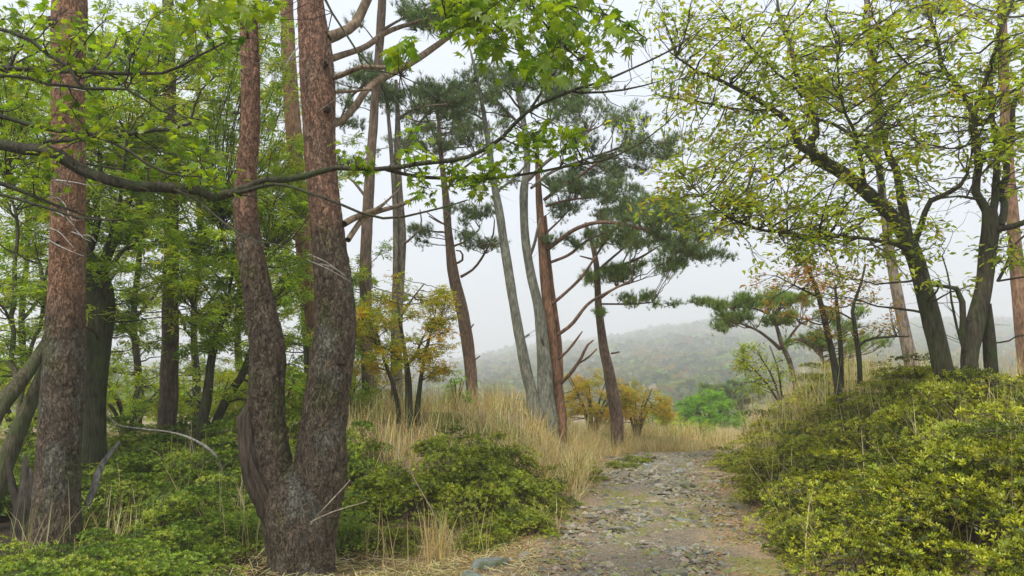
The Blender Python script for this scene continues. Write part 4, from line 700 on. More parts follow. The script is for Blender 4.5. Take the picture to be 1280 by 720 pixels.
mt = tree('maple_tree', 'dark maple holding long bare limbs and lobed leaves out across the red pines', 'tree', [tr], brs, M_BARK, (.085, .075, .05),
     blobs((650, 20, 100, 35, 4.3, 5, 26, .12, .4), (700, 70, 60, 30, 4.4, 5, 10, .1, .4), (570, 10, 40, 20, 4.3, 5, 6, .1, .4), (90, 55, 110, 55, 4.7, 6.2, 28, .17, .45), (220, 55, 80, 55, 4.7, 6.2, 22, .17, .45), (60, 140, 80, 40, 4.7, 5.9, 9, .15, .4), (200, 170, 70, 50, 4.8, 5.8, 12, .15, .4), (285, 8, 50, 20, 4.2, 5, 14, .14, .4), (250, 215, 50, 25, 4.8, 5.6, 6, .13, .4), (40, 220, 50, 40, 4.8, 5.8, 6, .14, .4), (610, 210, 60, 12, 4.9, 5.4, 8, .11, .35), (690, 175, 70, 18, 4.9, 5.4, 15, .11, .4), (520, 190, 30, 30, 5, 5.4, 4, .09, .5), (560, 232, 50, 8, 4.9, 5.3, 7, .09, .4), (430, 195, 30, 14, 4.9, 5.3, 3, .09, .5)),
     seed=230, cols=G_MAPLE, tpl=MAPLE, size=.066, ntwig=4, nleaf=4, droop=.3, dead_twigs=150, twig_col=(.06, .04, .045), r_tip=.0013, up_bias=.1, bl_r=.006, lump=.12)
# its nearest leaves, one object each: hanging sprays above the path
LM = []
for q in range(6):
    V, F = MAPLE; V = V.copy(); V[:, 2] += .10 * np.sin(V[:, 0] * 5 + q) + .05 * rng.normal(size=len(V)) - .12 * V[:, 1] ** 2 * (q % 3)
    c = np.array(G_MAPLE[q % 3][1]) * (0.75 + .45 * rng.random()) * (1 + .15 * rng.normal(size=(len(V), 1)))
    LM.append(mesh_np('leaf', V, F, M_LEAF, c))
tips = np.concatenate([brs[i][0] for i in (13, 14, 15, 16, 4)]); base = np.array(mt.location)
def hang_leaf(p, size):
    o = link('leaf', LM[rng.integers(0, 6)], mt); o.location = p - base
    o.rotation_euler = (math.radians(-35 + 28 * rng.normal()), 0.4 * rng.normal(), rng.random() * 2 * math.pi); s = size * (0.7 + .6 * rng.random()); o.scale = (s, s, s)
tw = Acc()
for (px, py, rw, rh, d0, d1, n) in [(640, 25, 75, 40, 3.9, 4.7, 105), (720, 30, 60, 40, 3.9, 4.7, 70), (745, 90, 20, 12, 4.2, 4.6, 8), (690, 85, 50, 22, 4, 4.6, 26), (600, 60, 25, 22, 4, 4.4, 16), (504, 62, 18, 20, 4.05, 4.3, 24), (775, 45, 28, 22, 4.1, 4.6, 14), (300, 8, 40, 14, 3.9, 4.4, 20)]:
    for k in range(n):
        a_ = rng.random() * 6.283; q = math.sqrt(rng.random()); p = at(px + rw * q * math.cos(a_), py + rh * q * math.sin(a_), d0 + (d1 - d0) * rng.random())
        hang_leaf(p, .094)
        if k % 3 == 0:
            j = np.argmin(np.linalg.norm(tips - p, axis=1)); A_ = tips[j]; tt = np.linspace(0, 1, 5)[:, None]
            Pq = A_ * (1 - tt) + p * tt; Pq[1:-1] += rng.normal(size=(3, 3)) * .02
            V, F = tubes(Pq[None], np.linspace(.0026, .0009, 5)[None], 4); tw.add(V, F, (.06, .04, .05))
link('twigs', tw.mesh('twigs', M_TWIG, True, base), mt)['kind'] = 'stuff'

# ------------------------------------------------------------------ bushes beyond the crest
def bush(name, label, px, d, rx, hz, cols, nb, size, z0=None, ntw=8, nl=6, cr=.3, tcol=(.08, .065, .045)):
    p = at(px, HORIZON, d); b = np.array([p[0], p[1], float(H(p[0], p[1])) if z0 is None else z0])
    br = []
    for k in range(7):
        a_ = k * 0.9; e = b + np.array([math.cos(a_) * rx * .55, math.sin(a_) * rx * .55, hz * (.55 + .3 * rng.random())])
        B = catmull(np.array([[*(b - [0, 0, .15]), .03 * rx + .01], [*(b * .6 + e * .4 + [0, 0, hz * .08]), .02 * rx + .006], [*e, .006]]), 10); br.append((B[:, :3], B[:, 3]))
    C, R = [], []
    for k in range(nb):
        u = norm(rng.normal(size=3)); u[2] = abs(u[2]) * 1.0 - .12; q = .55 + .45 * rng.random() ** .5
        C.append(b + np.array([u[0] * rx * q, u[1] * rx * q, hz * (.30 + .66 * u[2] * q)])); R.append(np.array([1, 1, .55]) * cr * (0.7 + .6 * rng.random()))
    return tree(name, label, 'shrub', [br[0]], br[1:], M_BARK, tcol, (np.array(C), np.array(R)), ns=7, seed=300 + int(px), cols=cols, tpl=SPRAY, size=size, ntwig=ntw, nleaf=nl, spread=.04, up_bias=.1)
G_BRT = [(3, (.20, .40, .02)), (2, (.28, .48, .03)), (1.5, (.10, .25, .015))]
bush('round_bush', 'round bright green bush standing where the path drops away', 885, 30, 1.3, 2.0, G_BRT, 90, .13, ntw=9, nl=6, cr=.3)
bush('ochre_shrub', 'wide ochre shrub in dry grass behind leaning layered pine', 740, 19.5, 1.15, 1.75, G_OCH, 60, .09, cr=.24)
bush('ochre_shrub', 'ochre shrub nearest the path in the dry grass behind layered pine', 795, 20, .95, 1.5, G_OCH, 46, .09, cr=.24)
bush('lime_shrub', 'low lime-yellow shrub at the crest between dry grass and round bush', 832, 24, 1.0, .75, G_YEL, 28, .09, cr=.24)
bush('lime_shrub', 'fresh lime shrub at the path edge under round green bush', 868, 22, .7, .55, G_SPRING, 22, .08, cr=.2)
bush('dark_shrub', 'small dark green shrub on the crest beside ochre shrubs', 815, 28, .9, 1.2, G_PINE2, 24, .11, cr=.25)
bush('lime_shrub', 'bright leafy sucker growing beside the foot of leaning orange-brown pine', 571, 12.6, .22, .62, G_BRT, 12, .075, ntw=5, nl=4, cr=.13)
for i, (px, d, rx, hz, cols, lab) in enumerate([(30, 12.5, 1.1, 1.2, G_YEL, 'yellow-green thicket bush past the leaning mossy tree'), (165, 13, 1.1, 1.3, G_SPRING, 'green thicket bush between hollow-topped tree and brown pine'), (270, 13.5, 1.1, 1.2, G_YEL, 'yellow-green thicket bush behind slim two-stemmed tree'), (350, 12.5, .9, 1.2, G_YEL, 'yellowish thicket bush seen between the two trunks of the forked pine'), (425, 12, .6, 1.0, G_SPRING, 'green thicket bush close behind the forked pine'), (445, 14.5, 1.0, 1.3, G_OCH, 'ochre thicket bush behind slim straight pine'), (110, 17, 1.4, 1.6, G_YEL, 'wide yellow thicket bush deep in the wood'), (640, 21, 1.0, .8, G_OCH, 'low ochre bush in grass behind bare silver pine'), (225, 20, 1.5, 1.8, G_SPRING, 'wide green thicket bush deep in the wood behind brown pine'), (330, 20, 1.5, 1.6, G_OCH, 'wide ochre thicket bush deep in the wood')]):
    bush('thicket_bush', lab, px, d, rx, hz, cols, 42, .085, cr=.24, ntw=7, nl=6)

# ------------------------------------------------------------------ evergreen azalea shrubs
G_AZ = [(3, (.21, .26, .012)), (2, (.32, .36, .016)), (1.8, (.08, .12, .008)), (.4, (.36, .37, .03))]
G_AZ2 = [(3, (.26, .29, .012)), (2, (.37, .39, .016)), (1.8, (.09, .12, .008)), (.5, (.36, .35, .03))]
G_AZ3 = [(3, (.18, .27, .018)), (2, (.27, .36, .024)), (1.4, (.09, .15, .013)), (.6, (.36, .40, .035))]
def make_shrub(rx, ry, rz, nspray, nwh, cols, layered, seed, srs=1.0):
    r = np.random.default_rng(seed); st, lv = Acc(), Acc()
    u = norm(r.normal(size=(nspray, 3))); u[:, 2] = np.abs(u[:, 2]); q = (.45 + .6 * r.random(nspray) ** .6) if layered else (.55 + .5 * r.random(nspray) ** .6)
    lob = 1 + .22 * np.sin(u[:, 0] * 5 + seed) * np.cos(u[:, 1] * 4 + seed * 2)
    C = u * (q * lob)[:, None] * [rx, ry, rz]; C[:, 2] += .06
    sr = (.11 + .12 * r.random(nspray)) * srs
    if layered: tz = rz * .27; C[:, 2] = .05 + (np.round((C[:, 2] - .05) / tz) + .10 * r.normal(size=nspray)) * tz; sr = sr * 1.25
    sn = norm(np.array([0, 0, 1.0]) + u * (.22 if layered else .6) + r.normal(size=(nspray, 3)) * .13)
    A = np.stack([r.normal(size=nspray) * .07, r.normal(size=nspray) * .07, np.zeros(nspray) - .08], -1); K = 6; t = np.linspace(0, 1, K)[None, :, None]
    mid = A * .45 + C * .55 + np.array([0, 0, -.06]); B = A[:, None] * (1 - t) ** 2 + mid[:, None] * 2 * t * (1 - t) + (C - sn * .02)[:, None] * t ** 2
    B[:, 1:-1] += r.normal(size=(nspray, K - 2, 3)) * .02
    V, F = tubes(B, np.linspace(.008, .0028, K)[None] * np.ones((nspray, 1)), 4); st.add(V, F, (.11, .09, .07))
    ci = np.repeat(np.arange(nspray), nwh); M = len(ci)
    e1 = norm(np.cross(sn, r.normal(size=(nspray, 3)))); e2 = np.cross(sn, e1)
    a = r.random(M) * 2 * math.pi; qq = np.sqrt(r.random(M)); el = .65 + .35 * r.random(nspray)
    off = e1[ci] * (np.cos(a) * qq * sr[ci])[:, None] + e2[ci] * (np.sin(a) * qq * sr[ci] * el[ci])[:, None]
    pos = C[ci] + off + sn[ci] * (((.010 if layered else .018) * r.normal(size=M)) - .35 * qq ** 2 * sr[ci] * .5)[:, None]
    n_t = nspray * 9; k = r.integers(0, M, n_t); P2 = np.stack([C[ci[k]] - sn[ci[k]] * .03, (C[ci[k]] + pos[k]) * .5 - sn[ci[k]] * .02, pos[k]], 1)
    V, F = tubes(P2, np.array([[.0026, .002, .0012]]) * np.ones((n_t, 1)), 3); st.add(V, F, (.10, .09, .05))
    zd = norm(sn[ci] + r.normal(size=(M, 3)) * .33); yd = np.cross(zd, norm(r.normal(size=(M, 3))))
    wts = np.array([c[0] for c in cols]); pal = np.array([c[1] for c in cols]); sc_ = r.choice(len(cols), nspray * 2, p=wts / wts.sum())
    col = np.clip(pal[sc_[ci * 2 + r.integers(0, 2, M)]] * (1 + .2 * r.normal(size=(M, 1)) + .05 * r.normal(size=(M, 3))), .004, .5)
    lv.add(*scatter(WHORL, pos, yd, zd, .027 * (.7 + .6 * r.random(M)), col))
    return st.mesh('stems', M_TWIG, True), lv.mesh('foliage', M_SHRUB)
SHR = {}
for key, cols, lay in (('az', G_AZ, 0), ('lay', G_AZ2, 1), ('low', G_AZ3, 1)):
    SHR[key] = [make_shrub(.58, .52, .50 if not lay else .42, 58 if key == 'az' else 34, 48 if key == 'az' else 80, cols, lay, 500 + k + len(SHR) * 17, 1.0 if key == 'az' else 1.3) for k in range(3)]
def shrub(name, label, group, key, x, y, s, zs=1.0, sink=0.05):
    rt = root(name, label, 'shrub', (x, y, float(H(x, y)) - sink), group)
    rt.rotation_euler = (0, 0, rng.random() * 6.283); rt.scale = (s, s, s * zs)
    st, lv = SHR[key][rng.integers(0, 3)]
    link('stems', st, rt)['kind'] = 'stuff'; link('foliage', lv, rt)['kind'] = 'stuff'
    return rt
TRUNKS_XY = [tuple(at(p, HORIZON, d)[:2]) for p, d in ((66, 7.3), (372, 6.5), (118, 9.6), (204, 11), (250, 10.2))]
def clear(x, y, r): return all(math.hypot(x - a, y - b) > r for a, b in TRUNKS_XY)
def spx(px, d): return (px - 640) / FPX * d
# dense mound left of the path
for px, d, s, zs in [(640, 8.6, .92, 1.0), (585, 8.2, .9, 1.05), (520, 8.0, .85, .95), (655, 7.9, .62, .8), (560, 8.9, 1.0, 1.0), (475, 8.3, .8, .8), (612, 9.3, 1.0, .95), (610, 7.5, .5, .75), (500, 7.35, .42, .9), (665, 9.3, .8, .8)]:
    shrub('azalea_shrub', 'dense dark green azalea in the mound between forked pine and stony path', 'azaleas of the mound beside the forked pine', 'az', spx(px, d), d, s, zs * 1.22)
for px, d, s in [(690, 11.2, .7), (725, 12.4, .7), (770, 13.2, .6), (795, 14.2, .6), (742, 11.4, .4)]:
    shrub('azalea_shrub', 'low azalea patch in the dry grass at the left edge of the path', 'azalea patches along the grass verge', 'az', spx(px, d), d, s, .62)
# low shrubs round the feet of the left-hand pines
def near_label(x, y, marks):
    return min(marks, key=lambda m: math.hypot(spx(m[0], m[1]) - x, m[1] - y))[2]
LMARK = [(66, 7.3, 'at the foot of the lone red pine'), (38, 7.7, 'around the broken stump'), (330, 6.4, 'in the shade beside the forked pine'), (204, 11, 'round the brown pine trunk'), (250, 10.2, 'under the slim two-stemmed tree'), (118, 9.6, 'below the hollow-topped tree'), (262, 8.7, 'under the pale fallen branch'), (150, 5.4, 'on the near ground before the lone red pine'), (450, 8, 'behind the forked pine on its path side')]
for px, d, s, zs in [(20, 5.5, .66, .85), (95, 5.3, .62, .8), (160, 5.5, .66, .85), (225, 5.6, .6, .75), (50, 6.1, .66, .9), (125, 6.0, .66, .9), (190, 6.3, .66, .9), (-20, 6.4, .7, .8), (150, 6.9, .66, .8), (250, 5.2, .42, .6), (318, 5.3, .22, .5), (20, 5.0, .5, .6), (245, 6.5, .6, .9), (215, 7.1, .62, .9), (130, 7.7, .6, .9), (55, 4.7, .45, .6), (170, 4.8, .45, .6),
                     (215, 7.8, .8, .9), (265, 7.5, .85, 1.0), (300, 8.3, .9, 1.0), (235, 8.7, .9, .95), (285, 9.3, .95, 1.0), (165, 8.6, .8, .8), (320, 7.2, .6, .9), (150, 9.0, .8, .7), (310, 9.9, .9, .9), (60, 9.0, .9, .8), (20, 8.4, .8, .8), (95, 10.4, .9, .8), (170, 10.4, .9, .8), (345, 8.8, .8, .8), (440, 7.3, .5, 1.0), (452, 8.0, .62, 1.15), (445, 9.0, .7, 1.1), (200, 9.6, .9, .9), (120, 8.6, .6, .8), (-10, 9.4, .9, .9), (250, 11.4, .9, 1.0), (320, 11.3, .9, 1.0), (380, 10.4, .8, 1.1), (60, 11.2, .9, 1.0)]:
    if clear(spx(px, d), d, .34):
        q = near_label(spx(px, d), d, LMARK)
        shrub('low_shrub', 'feathery green shrub ' + q, 'green shrubs ' + q, 'low', spx(px, d), d, s * (.85 + .3 * rng.random()), zs * (1.0 + .5 * rng.random()))
# the broad bank right of the path
RMARK = [(1195, 8.5, 'at the foot of the mossy tree sweeping over the path'), (1228, 7.9, 'around the knotted trunk of the many-stemmed tree'), (1055, 11, 'beneath the orange-leaved saplings'), (965, 13, 'below the upright yellow shrub'), (1146, 12, 'by the pale leaning pine trunk'), (1052, 6.3, 'hanging over the half-buried slate rock'), (1238, 6.2, 'around the single upright pale stalk'), (1140, 6.8, 'under the arching grey stem'), (905, 10, 'spilling onto the right edge of the path')]
k = 0
for y in np.arange(5.0, 14.5, .6):
    for s_ in np.arange(1.32, 5.6, .6):
        yy = y + .22 * rng.normal(); ss = s_ + .18 * rng.normal(); x = ss + float(path_x(yy))
        if x / yy > .76 or x > 6.4 or ss < 1.2 + (.25 if yy < 7 else 0): continue
        if yy < 6.1 and ss < 1.75: continue
        if rng.random() < .27: continue
        sc = (.68 if ss < 1.7 else .95) * (.65 + .6 * rng.random())
        q = near_label(x, yy, RMARK)
        shrub('bank_shrub', 'layered yellow-green shrub ' + q, 'layered shrubs ' + q, 'lay', x, yy, sc, .95 + .5 * rng.random()); k += 1

# ------------------------------------------------------------------ grass, straw, litter
def blades(n, xs, ys, h, wd, cols, lean=.35, bend=.5, name='dry_grass', label='', sink=.02, tuftr=None):
    """n blades; xs, ys positions"""
    z = H(xs, ys) - sink; a = rng.random(n) * 6.283; d = np.stack([np.cos(a), np.sin(a), 0 * a], -1)
    hh = h * (.55 + .75 * rng.random(n)) if np.isscalar(h) else h
    ln = np.abs(lean * rng.normal(size=n)); b = bend * rng.random(n) ** 2
    t = np.array([0, .35, .7, 1.0]); side = np.stack([-np.sin(a + 1.2 * rng.normal(size=n)), np.cos(a), 0 * a], -1); side = norm(side)
    c = np.stack([xs, ys, z], -1)[:, None] + d[:, None] * (hh[:, None] * (ln[:, None] * t + b[:, None] * t ** 2.5))[..., None]
    c[..., 2] += hh[:, None] * (t - .42 * b[:, None] * t ** 3) * (1 / np.sqrt(1 + ln ** 2))[:, None]
    ww = wd * (.7 + .6 * rng.random(n)); wt = np.array([1, .9, .6])
    Lp = c[:, :3] - side[:, None] * (ww[:, None] * wt)[..., None]; Rp = c[:, :3] + side[:, None] * (ww[:, None] * wt)[..., None]
    V = np.concatenate([Lp, Rp, c[:, 3:]], 1); o = (np.arange(n) * 7)[:, None, None]
    Q = (np.array([[0, 3, 4, 1], [1, 4, 5, 2]])[None] + o).reshape(-1, 4); T = (np.array([[2, 5, 6]])[None] + o).reshape(-1, 3)
    col = np.repeat(pick_cols(cols, n, None, .2), 7, 0)
    ob = link(name, mesh_np(name, V.reshape(-1, 3), [Q, T], M_GRASS, col)); return tag(ob, label, 'grass', kind='stuff')
STRAW = [(3, (.76, .56, .23)), (2, (.84, .67, .34)), (1, (.52, .38, .18)), (.6, (.42, .42, .10))]
STRAWG = [(3, (.58, .46, .24)), (2, (.32, .34, .08)), (1.5, (.66, .54, .32))]
MOSSG = [(3, (.22, .26, .045)), (2, (.30, .30, .07)), (2, (.42, .33, .15)), (1, (.15, .22, .03))]
def tufted(n, per, xf, yf, r):
    m = n // per; cx, cy = xf(m), yf(m); ix = np.repeat(np.arange(m), per)
    return cx[ix] + r * rng.normal(size=len(ix)), cy[ix] + r * rng.normal(size=len(ix))
U = lambda a, b: (lambda m: a + (b - a) * rng.random(m))
def keep(x, y, f): k = f(x, y); return x[k], y[k]
# tall straw on the left bank and round the pine clump
x, y = tufted(21000, 14, U(-3.6, 6.5), U(9.3, 24), .10)
x, y = keep(x, y, lambda x, y: (x - path_x(y) < -1.05) & (x - path_x(y) > -7.5) & (x / y > -.22))
blades(len(x), x, y, .50, .0042, STRAW + [(.8, (.30, .36, .07)), (.8, (.40, .25, .10))], .38, .85, 'dry_grass', 'tall straw-coloured dry grass covering the bank around the pine clump')
x, y = tufted(6000, 12, U(-2, 12), U(19, 42), .16); x, y = keep(x, y, lambda x, y: (np.abs(x - path_x(y)) > 1.0))
blades(len(x), x, y, .42, .006, STRAWG, .3, .5, 'far_grass', 'mixed dry and green grass sloping away beyond the crest of the path')
# hanging straw along the left edge of the path
x, y = tufted(16000, 18, U(-.5, 5.5), U(7.9, 19.5), .07); s = x - path_x(y)
x, y = keep(x, y, lambda x, y: (x - path_x(y) < -.9) & (x - path_x(y) > -2.1))
blades(len(x), x, y, .36, .0035, STRAW, .5, .9, 'verge_grass', 'bleached drooping grass along the left verge of the path')
# straw stalks poking through the shrubs, right bank
x, y = tufted(4600, 9, U(1.5, 7), U(5.4, 15), .09)
x, y = keep(x, y, lambda x, y: (x - path_x(y) > 1.25))
blades(len(x), x, y, .66, .0036, STRAWG, .45, .8, 'bank_grass', 'dry stalks poking up through the shrubs on the right bank')
x, y = tufted(5500, 16, U(3.0, 8.2), U(11, 19), .09); x, y = keep(x, y, lambda x, y: (x - path_x(y) > 1.5))
blades(len(x), x, y, .95, .004, STRAW, .22, .4, 'tall_grass', 'tall pale grass along the top of the right bank behind the trees')
# stalks between the left-hand trunks
x, y = tufted(330, 6, U(-4.4, -1.6), U(6.6, 10), .10)
blades(len(x), x, y, .6, .0036, STRAWG, .22, .5, 'straw_stalks', 'sparse pale straw stalks between the left-hand trunks')
x = np.concatenate([spx(548, 7.1) + .08 * rng.normal(size=70), spx(590, 7.3) + .14 * rng.normal(size=16), spx(500, 6.9) + .25 * rng.normal(size=20), spx(490, 9.4) + .25 * rng.normal(size=200), spx(170, 7.2) + .18 * rng.normal(size=90)]); y = np.concatenate([7.1 + .08 * rng.normal(size=70), 7.2 + .08 * rng.normal(size=16), 6.9 + .15 * rng.normal(size=20), 9.5 + .3 * rng.normal(size=200), 7.3 + .2 * rng.normal(size=90)])
blades(len(x), x, y, .46, .0034, STRAW, .25, .4, 'straw_tuft', 'upright tufts of pale straw in front of the azalea mound')
# short grass and moss at the path edges
x, y = tufted(24000, 10, U(-2.2, 4.6), U(4.4, 14), .05); s = x - path_x(y)
kk = (np.abs(s) < 2.3) & (fbm(x * 1.5, y * 1.2, 0, 2, 91) + .9 * (np.abs(s) - .6) > .05); x, y = x[kk], y[kk]
blades(len(x), x, y, .05, .0024, MOSSG, .5, .9, 'short_grass', 'short mossy grass creeping in from the edges of the path', sink=.005)
# flattened straw and needle litter
def litter(n, xs, ys, name, label, cols, ln=.09, wd=.0022):
    z = H(xs, ys) + .012 + .015 * rng.random(n); a = rng.random(n) * 6.283; L = ln * (.4 + rng.random(n))
    d = np.stack([np.cos(a), np.sin(a), .22 * rng.normal(size=n)], -1) * L[:, None] * .5; q = np.stack([-np.sin(a), np.cos(a), .3 * rng.normal(size=n)], -1) * wd
    m = np.stack([xs, ys, z], -1); mid = m + np.stack([0 * a, 0 * a, .012 * rng.random(n)], -1)
    V = np.stack([m - d - q, m - d + q, mid + q, mid - q, m + d], 1); o = (np.arange(n) * 5)[:, None, None]
    Q = (np.array([[0, 1, 2, 3]])[None] + o).reshape(-1, 4); T = (np.array([[3, 2, 4]])[None] + o).reshape(-1, 3)
    ob = link(name, mesh_np(name, V.reshape(-1, 3), [Q, T], M_GRASS, np.repeat(pick_cols(cols, n, None, .25), 5, 0))); return tag(ob, label, 'litter', kind='stuff')
n = 24000; y = 4.5 + 13 * rng.random(n) ** 1.2; sgn = np.where(rng.random(n) < .5, -1, 1); s = np.clip(np.abs(.95 + .36 * rng.normal(size=n)), .02, 2.2) * sgn
litter(n, s + path_x(y), y, 'straw_litter', 'flattened straw and reddish pine needles along both path edges', [(3, (.48, .34, .18)), (2, (.58, .45, .26)), (2, (.34, .19, .10)), (.5, (.5, .2, .09))])
n = 4500; y = 5 + 3 * rng.random(n); x = -2.4 + 2.6 * rng.random(n)
litter(n, x, y, 'straw_mat', 'bent dead grass lying around the foot of the forked pine', STRAW, .2, .0026)

# ------------------------------------------------------------------ stones
def stone_mesh(seed, flat, mat, npt=15):
    r = np.random.default_rng(seed); bm = bmesh.new()
    for p in norm(r.normal(size=(npt, 3))) * (.8 + .3 * r.random((npt, 1))): bm.verts.new((p[0], p[1] * (.6 + .3 * r.random()), p[2] * flat))
    bmesh.ops.convex_hull(bm, input=bm.verts); bm.verts.ensure_lookup_table()
    for v in [v for v in bm.verts if not v.link_faces]: bm.verts.remove(v)
    me = bpy.data.meshes.new('stone'); bm.to_mesh(me); bm.free(); me.materials.append(mat); return me
SM = [stone_mesh(i, .28 + .05 * (i % 4), M_SLATE) for i in range(9)] + [stone_mesh(20 + i, .3, M_TANST) for i in range(4)] + [stone_mesh(30 + i, .3, M_MOSSY) for i in range(2)]
cnt = 0
while cnt < 285:
    yy = 4.9 + 11 * rng.random() ** 1.15; ss = .48 * rng.normal() - .06
    if abs(ss) > 1.05: continue
    x = ss + float(path_x(yy)); r = (.036 + .062 * rng.random() ** 2.0) * (.75 + .05 * yy)
    if rng.random() < .07: r *= 1.7
    o = link('stone', SM[rng.integers(0, len(SM))], path); o.location = (x, yy, float(H(x, yy)) + .022 - r * .06)
    o.rotation_euler = (.16 * rng.normal(), .16 * rng.normal(), rng.random() * 6.28); o.scale = (r * (.8 + .6 * rng.random()), r, r * (.7 + .5 * rng.random())); cnt += 1
n = 10000; y = 4.4 + 12 * rng.random(n) ** 1.3; s = .44 * rng.normal(size=n) - .08; kk = np.abs(s) < 1.1; y, s = y[kk], s[kk]; n = len(y); x = s + path_x(y)
gsz = (.006 + .016 * rng.random(n) ** 2) * (1 + .03 * y)
OCT = (np.array([[1, .1, 0], [.2, .8, .15], [-.9, .3, .05], [-.4, -.8, -.05], [.5, -.7, .1], [.1, 0, .55], [.35, .1, .45]]), np.array([[0, 1, 6], [1, 5, 6], [1, 2, 5], [2, 3, 5], [3, 4, 5], [4, 6, 5], [4, 0, 6]]))
a = Acc(); ang = rng.random(n) * 6.28
V, F, c = scatter(OCT, np.stack([x, y, H(x, y) + .02], -1), np.stack([np.cos(ang), np.sin(ang), .15 * rng.normal(size=n)], -1), norm(np.array([0, 0, 1.0]) + .25 * rng.normal(size=(n, 3))), gsz, pick_cols([(2, (.17, .155, .135)), (3, (.27, .24, .19)), (1, (.10, .092, .08)), (3, (.34, .26, .17))], n))
a.add(V, F, c); M_GRAV = bark_mat('gravel', 120, .3, .15, 1.0)
cob = np.random.default_rng(77); n = 3400; y = 4.4 + 12 * cob.random(n) ** 1.25; s = .55 * cob.normal(size=n) - .06; kk = np.abs(s) < 1.15; y, s = y[kk], s[kk]; n = len(y); x = s + path_x(y)
V, F, c = scatter(OCT, np.stack([x, y, H(x, y) + .016], -1), np.stack([np.cos(x * 91), np.sin(x * 91), .12 * cob.normal(size=n)], -1), norm(np.array([0, 0, 1.0]) + .2 * cob.normal(size=(n, 3))), (.020 + .03 * cob.random(n) ** 2) * (1 + .03 * y), pick_cols([(3, (.25, .225, .17)), (2, (.33, .29, .21)), (1, (.14, .125, .105)), (2.5, (.23, .22, .09))], n)); a.add(V, F, c)
gr = link('gravel', a.mesh('gravel', M_GRAV), path); gr['kind'] = 'stuff'
def rock(px, d, r, zs, label, mat, seed, rot=0):
    me = stone_mesh(seed, .55, mat, 40); x = spx(px, d)
    o = link('rock', me); o.location = (x, d, float(H(x, d)) + r * zs * .10); o.scale = (r, r * .8, r * zs); o.rotation_euler = (.08, -.1, rot); tag(o, label, 'rock')
rock(612, 6.7, .18, .8, 'flat lichen-grey rock beside the path below the azalea mound', M_MOSSY, 61, .3)
rock(655, 7.0, .09, .9, 'small tan rock at the foot of the azalea mound', M_TANST, 62, 1.0)
rock(592, 6.35, .16, .6, 'low moss-covered rock sunk in the verge', M_MOSSY, 63, 2.0)
rock(575, 5.9, .15, .7, 'pale grey-green rock at the grassy near end of the verge', M_MOSSY, 64, .7)
rock(548, 5.75, .09, .8, 'rounded grey rock in the grass by the verge', M_MOSSY, 65, 1.7)
rock(1052, 6.15, .15, .55, 'dark slate rock half buried under the right bank shrubs', M_SLATE, 66, .4)
rock(1040, 6.45, .11, .7, 'mossy green rock leaning under the right bank shrubs', M_MOSSY, 67, 2.4)
rock(830, 6.35, .17, .35, 'broad flat tan slab set in the middle of the path', M_TANST, 68, .2)
rock(758, 6.9, .13, .35, 'pale flat slab on the path among gravel', M_TANST, 69, .1)

# ------------------------------------------------------------------ stump, fallen branch, dead stalks
D = 7.7; b0 = np.array(ground_pt(38, D, 0)); st = root('broken_stump', 'dark broken stump with jagged top beside lone red pine', 'stump', b0)
for nm, pts in (('trunk', [(40, 700, D, 44), (38, 650, D, 34), (36, 615, D, 24), (33, 590, D, 13), (31, 568, D, 4)]), ('splinter', [(46, 690, D - .05, 18), (46, 640, D - .05, 14), (42, 610, D - .05, 9), (38, 585, D - .05, 3)]), ('splinter', [(18, 690, D, 18), (22, 640, D, 14), (14, 600, D, 12), (10, 575, D, 6)])):
    P, R = limb(pts); a = Acc(); a.add(*rough_tube(P, R, 18, .35, (.07, .06, .045), 7, 8.0)); link(nm, a.mesh(nm, M_DEAD, True, b0), st)
def wood(name, label, pts, col, cat='branch', lump=.15):
    P, R = limb(pts); b = P[0].copy(); a = Acc(); P = wiggle(P, R, 1.0, 6, 3); a.add(*rough_tube(P, R, 8, lump, col, 9)); o = link(name, a.mesh(name, M_DEAD, True, b)); o.location = b; return tag(o, label, cat)
wood('fallen_branch', 'pale dead branch arching down among shrubs by the slim dark tree', [(278, 592, 8.9, 3.9), (274, 578, 8.9, 4.5), (262, 562, 8.9, 4.5), (240, 548, 9, 3.9), (215, 540, 9.1, 3.2), (185, 537, 9.2, 2.6), (150, 532, 9.3, 2), (135, 520, 9.4, 1.3)], (.36, .33, .29))
wood('fallen_branch', 'thick weathered broken branch leaning between lone red pine and hollow-topped tree', [(108, 628, 7.5, 10), (118, 605, 7.6, 11), (128, 585, 7.7, 9), (140, 565, 7.8, 7), (148, 552, 7.9, 4)], (.22, .2, .17))
wood('dead_stalk', 'long pale dead stalk leaning across the azalea mound', [(548, 655, 7.2, 1.9), (530, 620, 7.15, 1.8), (510, 585, 7.1, 1.8), (489, 553, 7.1, 1.2)], (.45, .34, .26), 'stalk')
wood('dead_stalk', 'broken pale stalk slanting in front of the forked pine foot', [(388, 655, 6.15, 2), (405, 635, 6.1, 1.8), (425, 615, 6.1, 1.8), (438, 600, 6.1, 1.2)], (.45, .37, .27), 'stalk')
wood('dead_stalk', 'bent straw stalk lying level before the forked pine', [(388, 652, 6.1, 1.8), (415, 640, 6.05, 1.8), (440, 633, 6.05, 1.6), (458, 627, 6.0, 0.96)], (.45, .37, .27), 'stalk')
wood('dead_stalk', 'curved grey stem arching over the right bank shrubs', [(1125, 650, 6.7, 3), (1145, 625, 6.7, 3.4), (1158, 600, 6.7, 3.4), (1163, 570, 6.8, 3), (1155, 545, 6.9, 2.4)], (.34, .30, .24), 'stalk')
wood('dead_stalk', 'single upright pale stalk in the low right bank shrubs', [(1237, 700, 6.2, 3), (1239, 670, 6.2, 3), (1244, 638, 6.2, 2.2)], (.45, .38, .26), 'stalk')
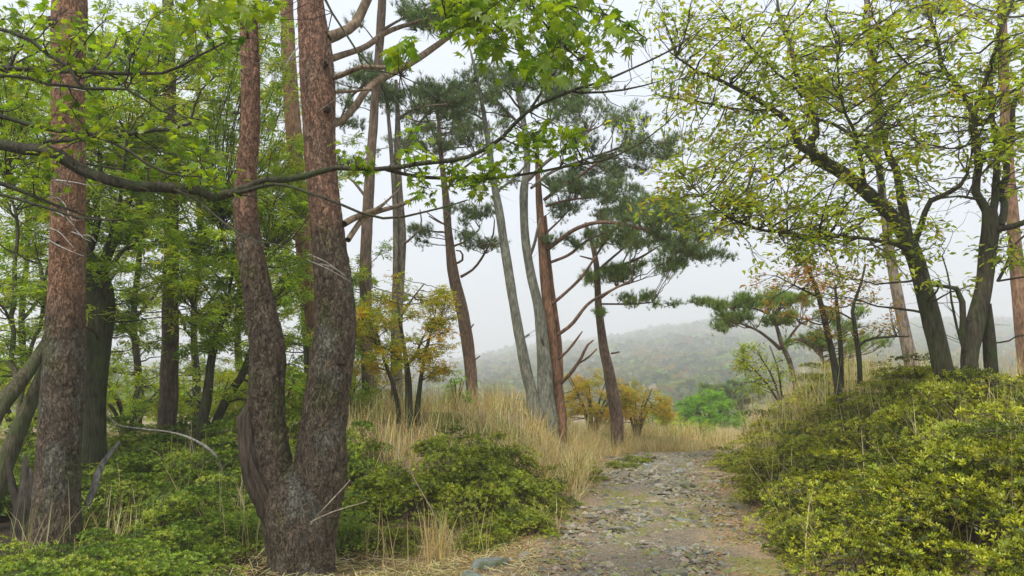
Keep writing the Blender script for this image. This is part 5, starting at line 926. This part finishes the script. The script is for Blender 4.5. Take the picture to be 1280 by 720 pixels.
wood('fallen_branch', 'dead stick lying in the leaf litter at the right path edge', [(1120, 690, 5.9, 6), (1080, 694, 5.95, 6), (1045, 698, 6.0, 5), (1020, 703, 6.0, 3)], (.3, .23, .17))

# ------------------------------------------------------------------ wood on the far hillside
n = 5600; hy_ = 88 + 770 * rng.random(n) ** 1.25; hx_ = (rng.random(n) * 1.3 - .62) * hy_; hz_ = HILL(hx_, hy_)
cr = (.8 + 1.5 * rng.random(n) ** 1.5) * (1 + hy_ / 260); per = 21
HC = [(3, (.10, .15, .035)), (2, (.15, .19, .04)), (2, (.05, .085, .03)), (1, (.22, .18, .07)), (.9, (.15, .29, .03))]
ci = np.repeat(np.arange(n), per); u = norm(rng.normal(size=(n * per, 3))); u[:, 2] = np.abs(u[:, 2]) * 1.0 - .15
pos = np.stack([hx_, hy_, hz_], -1)[ci] + u * (cr[ci] * (.75 + .3 * rng.random(n * per)))[:, None] * [1, 1, .85] + np.array([0, 0, .5])
CARD = (np.array([[-.5, 0, 0], [.1, -.45, .1], [.55, .1, 0], [0, .5, -.1]]), np.array([[0, 1, 2], [0, 2, 3]]))
zd = norm(u + rng.normal(size=u.shape) * .5); yd = np.cross(zd, norm(rng.normal(size=u.shape)))
V, F, c = scatter(CARD, pos, yd, zd, cr[ci] * .58, pick_cols(HC, n * per, ci, .15))
tag(link('hillside_wood', mesh_np('hillside_wood', V, F, M_LEAF, c)), 'far wooded hillside fading into the mist', 'woodland', kind='stuff')

# ------------------------------------------------------------------ mist
bm = bmesh.new(); bmesh.ops.create_cube(bm, size=1.0)
for v in bm.verts: v.co = Vector((v.co.x * 1700, 440 + v.co.y * 1020, 36 + v.co.z * 92))
me = bpy.data.meshes.new('haze'); bm.to_mesh(me); bm.free()
m, t, o = new_mat('mist'); pv = t.nodes.new('ShaderNodeVolumePrincipled'); pv.inputs['Color'].default_value = (.975, .985, 1, 1); pv.inputs['Density'].default_value = 0.0023; pv.inputs['Anisotropy'].default_value = 0.2
t.links.new(pv.outputs[0], o.inputs['Volume']); me.materials.append(m)
tag(link('haze', me), 'pale mist filling the air between the trees and the hill', 'mist', kind='stuff')
